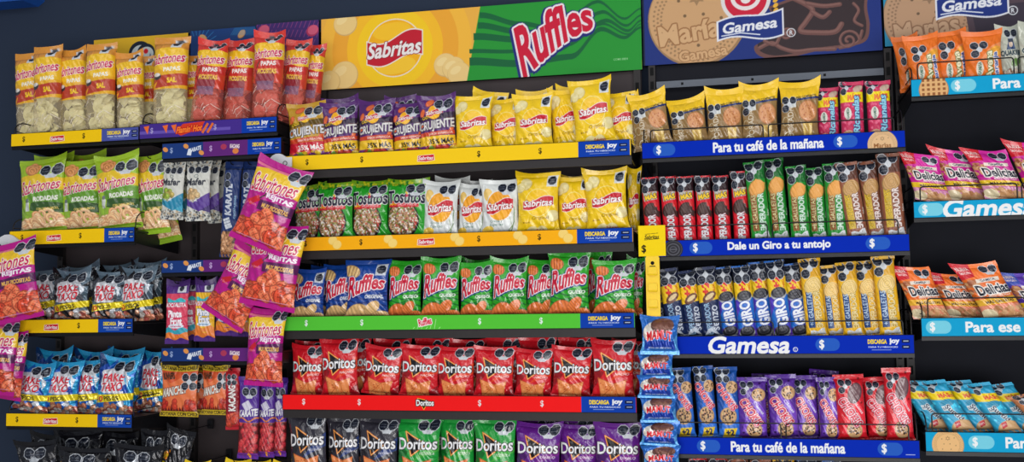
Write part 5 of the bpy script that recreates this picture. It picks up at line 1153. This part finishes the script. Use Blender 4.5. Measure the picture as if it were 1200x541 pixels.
hang('pinta_y', 284, 362, 22, 64, 1, .13, 'purple and yellow fruit candy packet mostly behind the magenta bag', G3, True)
G4 = 'orange spicy snack packets'
hang('manicho', 210.5, 458, 45, 59, 1, .05, 'orange spicy snack packet at the front left, bright yellow edges', G4, True)
hang('manicho', 228, 457, 36, 56, 1, .12, 'orange spicy snack packet squeezed behind the front left one', G4, True)
hang('manicho', 253, 457, 33, 57, 1, .06, 'orange spicy snack packet beside the dark red peanut packet', G4, True)
hang('kacang', 273, 467, 18, 72, -1, .05, 'narrow dark red peanut packet beside the purple peanut packets', G1, True)
G5 = 'long purple packets of red coated peanuts'
hang('kar_p', 292, 489, 25, 96, 2, .04, 'long purple packet of red coated peanuts, leftmost of three', G5, True)
hang('kar_p', 313, 489, 20, 92, 2, .075, 'long purple packet of red coated peanuts, middle of three', G5, True)
hang('kar_p', 328, 488, 18, 92, 2, .10, 'long purple packet of red coated peanuts, rightmost of three', G5, True)
# bags at the lower left edge of the frame
G7 = 'plain yellow bags at the bottom edge'
SWx = at(220, 560, .05)
for k, (px, py, w) in enumerate(((228, 560, 30), (258, 562, 26), (276, 558, 30), (305, 559, 30), (332, 560, 30))):
    hang('ybag', px, py+8, w, 52, 3*(-1)**k, .06+.05*(k % 2), 'top of a yellow bag at the bottom edge, '+['leftmost', 'second', 'middle', 'fourth', 'rightmost'][k]+' of five', G7, True)
# the strip of large magenta bags hanging in front of the left and middle racks
G6 = 'large magenta lattice-snack bags on the central hanging strip'
def clip_bag(*a): return hang(*a)
hang('rejitas', 316, 241, 66, 101, 22, -.12, 'large magenta lattice-snack bag, topmost of the central hanging strip', G6, variant=0)
hang('rejitas', 281, 335, 56, 92, 31, -.034, 'large magenta lattice-snack bag turned left behind the second one', G6, variant=1)
hang('rejitas', 321, 312, 66, 98, 11, -.075, 'large magenta lattice-snack bag, second from top, its top overlapped', G6, variant=2)
hang('rejitas', 311, 407, 46, 90, 3, -.034, 'large magenta lattice-snack bag, lowest of the central hanging strip', G6, variant=3)
G8 = 'large magenta lattice-snack bags at the left edge'
hang('rejitas', 13, 331, 66, 92, -10, -.09, 'large magenta lattice-snack bag, upper one at the left edge', G8, variant=0)
hang('rejitas', -6, 418, 54, 86, 6, -.04, 'large magenta lattice-snack bag, middle one at the left edge', G8, variant=2)
hang('rejitas', 14, 428, 32, 80, 8, -.01, 'large magenta lattice-snack bag, lower one peeking out at the left edge', G8, variant=1)
hang('darknut', 207, 534, 34, 64, 14, .10, 'black snack bag with yellow band hanging right of the bottom left shelf', 'black snack bags', True)

def clip_strip(name, px, y0, y1, y, mat, label, w=.010, card=None):
    """hanging strip of plastic with clips"""
    A, B = at(px, y0, y), at(px, y1, y); e = empty(name, (A[0], y, A[2])); tag(e, label, 'hanging strip')
    L = A[2]-B[2]; m = MB(); m.box(-w, w, -.001, .001, -L, 0); st_ = m.build('strip', mat, e)
    for k in range(int(L/.09)):
        z = -.04-k*.09; m = MB(); m.tube(round_pts([(-.006, -.001, z), (-.006, -.008, z-.002), (.006, -.008, z-.002), (.006, -.001, z)], .003), .0012, 6); m.build('clip', mat, st_)
    m = MB(); m.tube(round_pts([(0, .001, -.004), (0, .006, .012), (0, -.001-y+.0, .02), (0, -y+.0005, .0)], .006), .0016, 6); m.build('hook', mat, e)
    return e
clip_strip('hanging_clip_strip', 330, 190, 395, -.012, M_WHITE, 'white plastic clip strip behind the central magenta bags')
clip_strip('hanging_clip_strip', 3, 290, 440, -.012, M_WHITE, 'white plastic clip strip behind the magenta bags at the left edge')
def tag_card(px, py, w, h, label, red):
    C_ = at(px, py, -.016); e = empty('price_card', (C_[0], -.016, C_[2])); tag(e, label, 'price card')
    a = Art(w, h, (218, 220, 224), -w/2, -h/2)
    if red: a.poly([(-w*.36, -h*.2), (-w*.3, h*.16), (w*.36, h*.2), (w*.36, -h*.16)], RD); a.text('Sabritas', 0, 0, w*.6, h*.2, WH, shear=.2)
    else: a.ell(0, -h*.1, w*.16, h*.24, (60, 60, 66)); a.ell(0, -h*.1, w*.11, h*.17, (218, 220, 224))
    c = link_mesh('card', panel_mesh('card', a, w, h, .0012, M_LABEL, .0012, (214, 216, 220)), e); c.location = (-w/2, 0, -h/2)
    m = MB(); P = [(w*.1, -h*.3), (-w*.55, -h*.3)]+[(-w*.55+w*.75*math.cos(t)*.9-.0, h*.95*math.sin(t)) for t in (2.6, 2.2, 1.8, 1.4, 1.1)]+[(w*.1, h*.5)]
    m.prism(P, .002, .010); m.build('holder', M_WHITE, e); return e
tag_card(334, 190, .052, .034, 'white price card in a rounded holder at the left end of the yellow shelf', False)
tag_card(19, 289, .075, .05, 'white card with a red ribbon logo above the left magenta bags', True)

# yellow clip strip with blue biscuit packs
A = at(764, 282, -.02); e = empty('hanging_clip_strip', (A[0], -.02, A[2])); tag(e, 'yellow plastic clip strip with a price card carrying the blue biscuit packs', 'hanging strip')
a = Art(.086, .098, (246, 212, 26), -.043, -.049)
a.text('Sabritas', 0, .012, .044, .013, (40, 36, 24), bold=.02, shear=.2); a.line([(-.024, .003), (.024, .006)], .0012, (40, 36, 24)); a.line([(-.022, .021), (.020, .024)], .0012, (40, 36, 24))
a.text('$', -.026, -.026, .013, .026, (40, 36, 24), out=(40, 36, 24), ow=.02, bold=.01)
c = link_mesh('card', panel_mesh('card', a, .086, .098, .002, M_LABEL, .0011, (230, 196, 20)), e); c.location = (-.043, -.001, -.049)
top = -.049; L = A[2]-at(764, 384, -.02)[2]
m = MB(); m.prism([(-.018, top+.002), (-.022, top-.006), (-.022, -L), (.022, -L), (.022, top-.006), (.018, top+.002)], 0, .0022); m.build('strip', M_YELLOW, e)
m = MB(); m.tube([(0, -.0012, top-.022), (0, .0005, top-.022)], .006, 12); m.box(-.009, .009, -.0012, .0, top-.034, top-.031); m.build('slot', M_HOLE, e)
for k in range(4):
    z = top-.06-k*.052; m = MB(); m.prism([(-.014, z), (.014, z), (.014, z+.022), (.010, z+.026), (-.010, z+.026), (-.014, z+.022)], -.007, -.0005); m.tube([(-.014, -.009, z+.001), (.014, -.009, z+.001)], .0022, 8); m.build('clip', M_YELLOW, e)
m = MB(); m.tube(round_pts([(0, .0024, .0), (0, .012, .002), (0, .0195, .02)], .005), .002, 6); m.build('hook', M_YELLOW, e)
G9 = 'blue marshmallow biscuit packs on the yellow strip'
M_ = ['topmost, hanging from the yellow clips', 'second from top', 'third from top, squashed flat', 'fourth from top', 'fifth from top', 'lowest, cut by the frame', 'hidden lowest']
for k, (cx, cy, w, h, an) in enumerate(((773, 393, 46, 44, 1), (769, 428, 42, 30, -1), (769, 453, 44, 26, 1), (772, 479, 44, 31, -1), (773, 508, 46, 28, 2), (775, 536, 46, 28, -1))):
    hang('mamut', cx, cy, w, h, an, -.042, 'shiny blue marshmallow biscuit pack, '+M_[k], G9, variant=k)
# bags squeezed between racks
hang('doradas', 744, 145, 20, 66, -8, .10, 'gold and yellow cracker bag squeezed beside the post right of the yellow crisps', 'cracker bags', True)
hang('rodadas', 178, 228, 40, 92, -4, .09, 'lime green ring-snack bag hanging right of the shelf, partly behind the peanuts', 'lime green ring-snack bags beside the shelf', True)
hang('rodadas', 190, 238, 34, 94, -10, .17, 'lime green ring-snack bag at the back right, hanging lowest', 'lime green ring-snack bags beside the shelf', True)
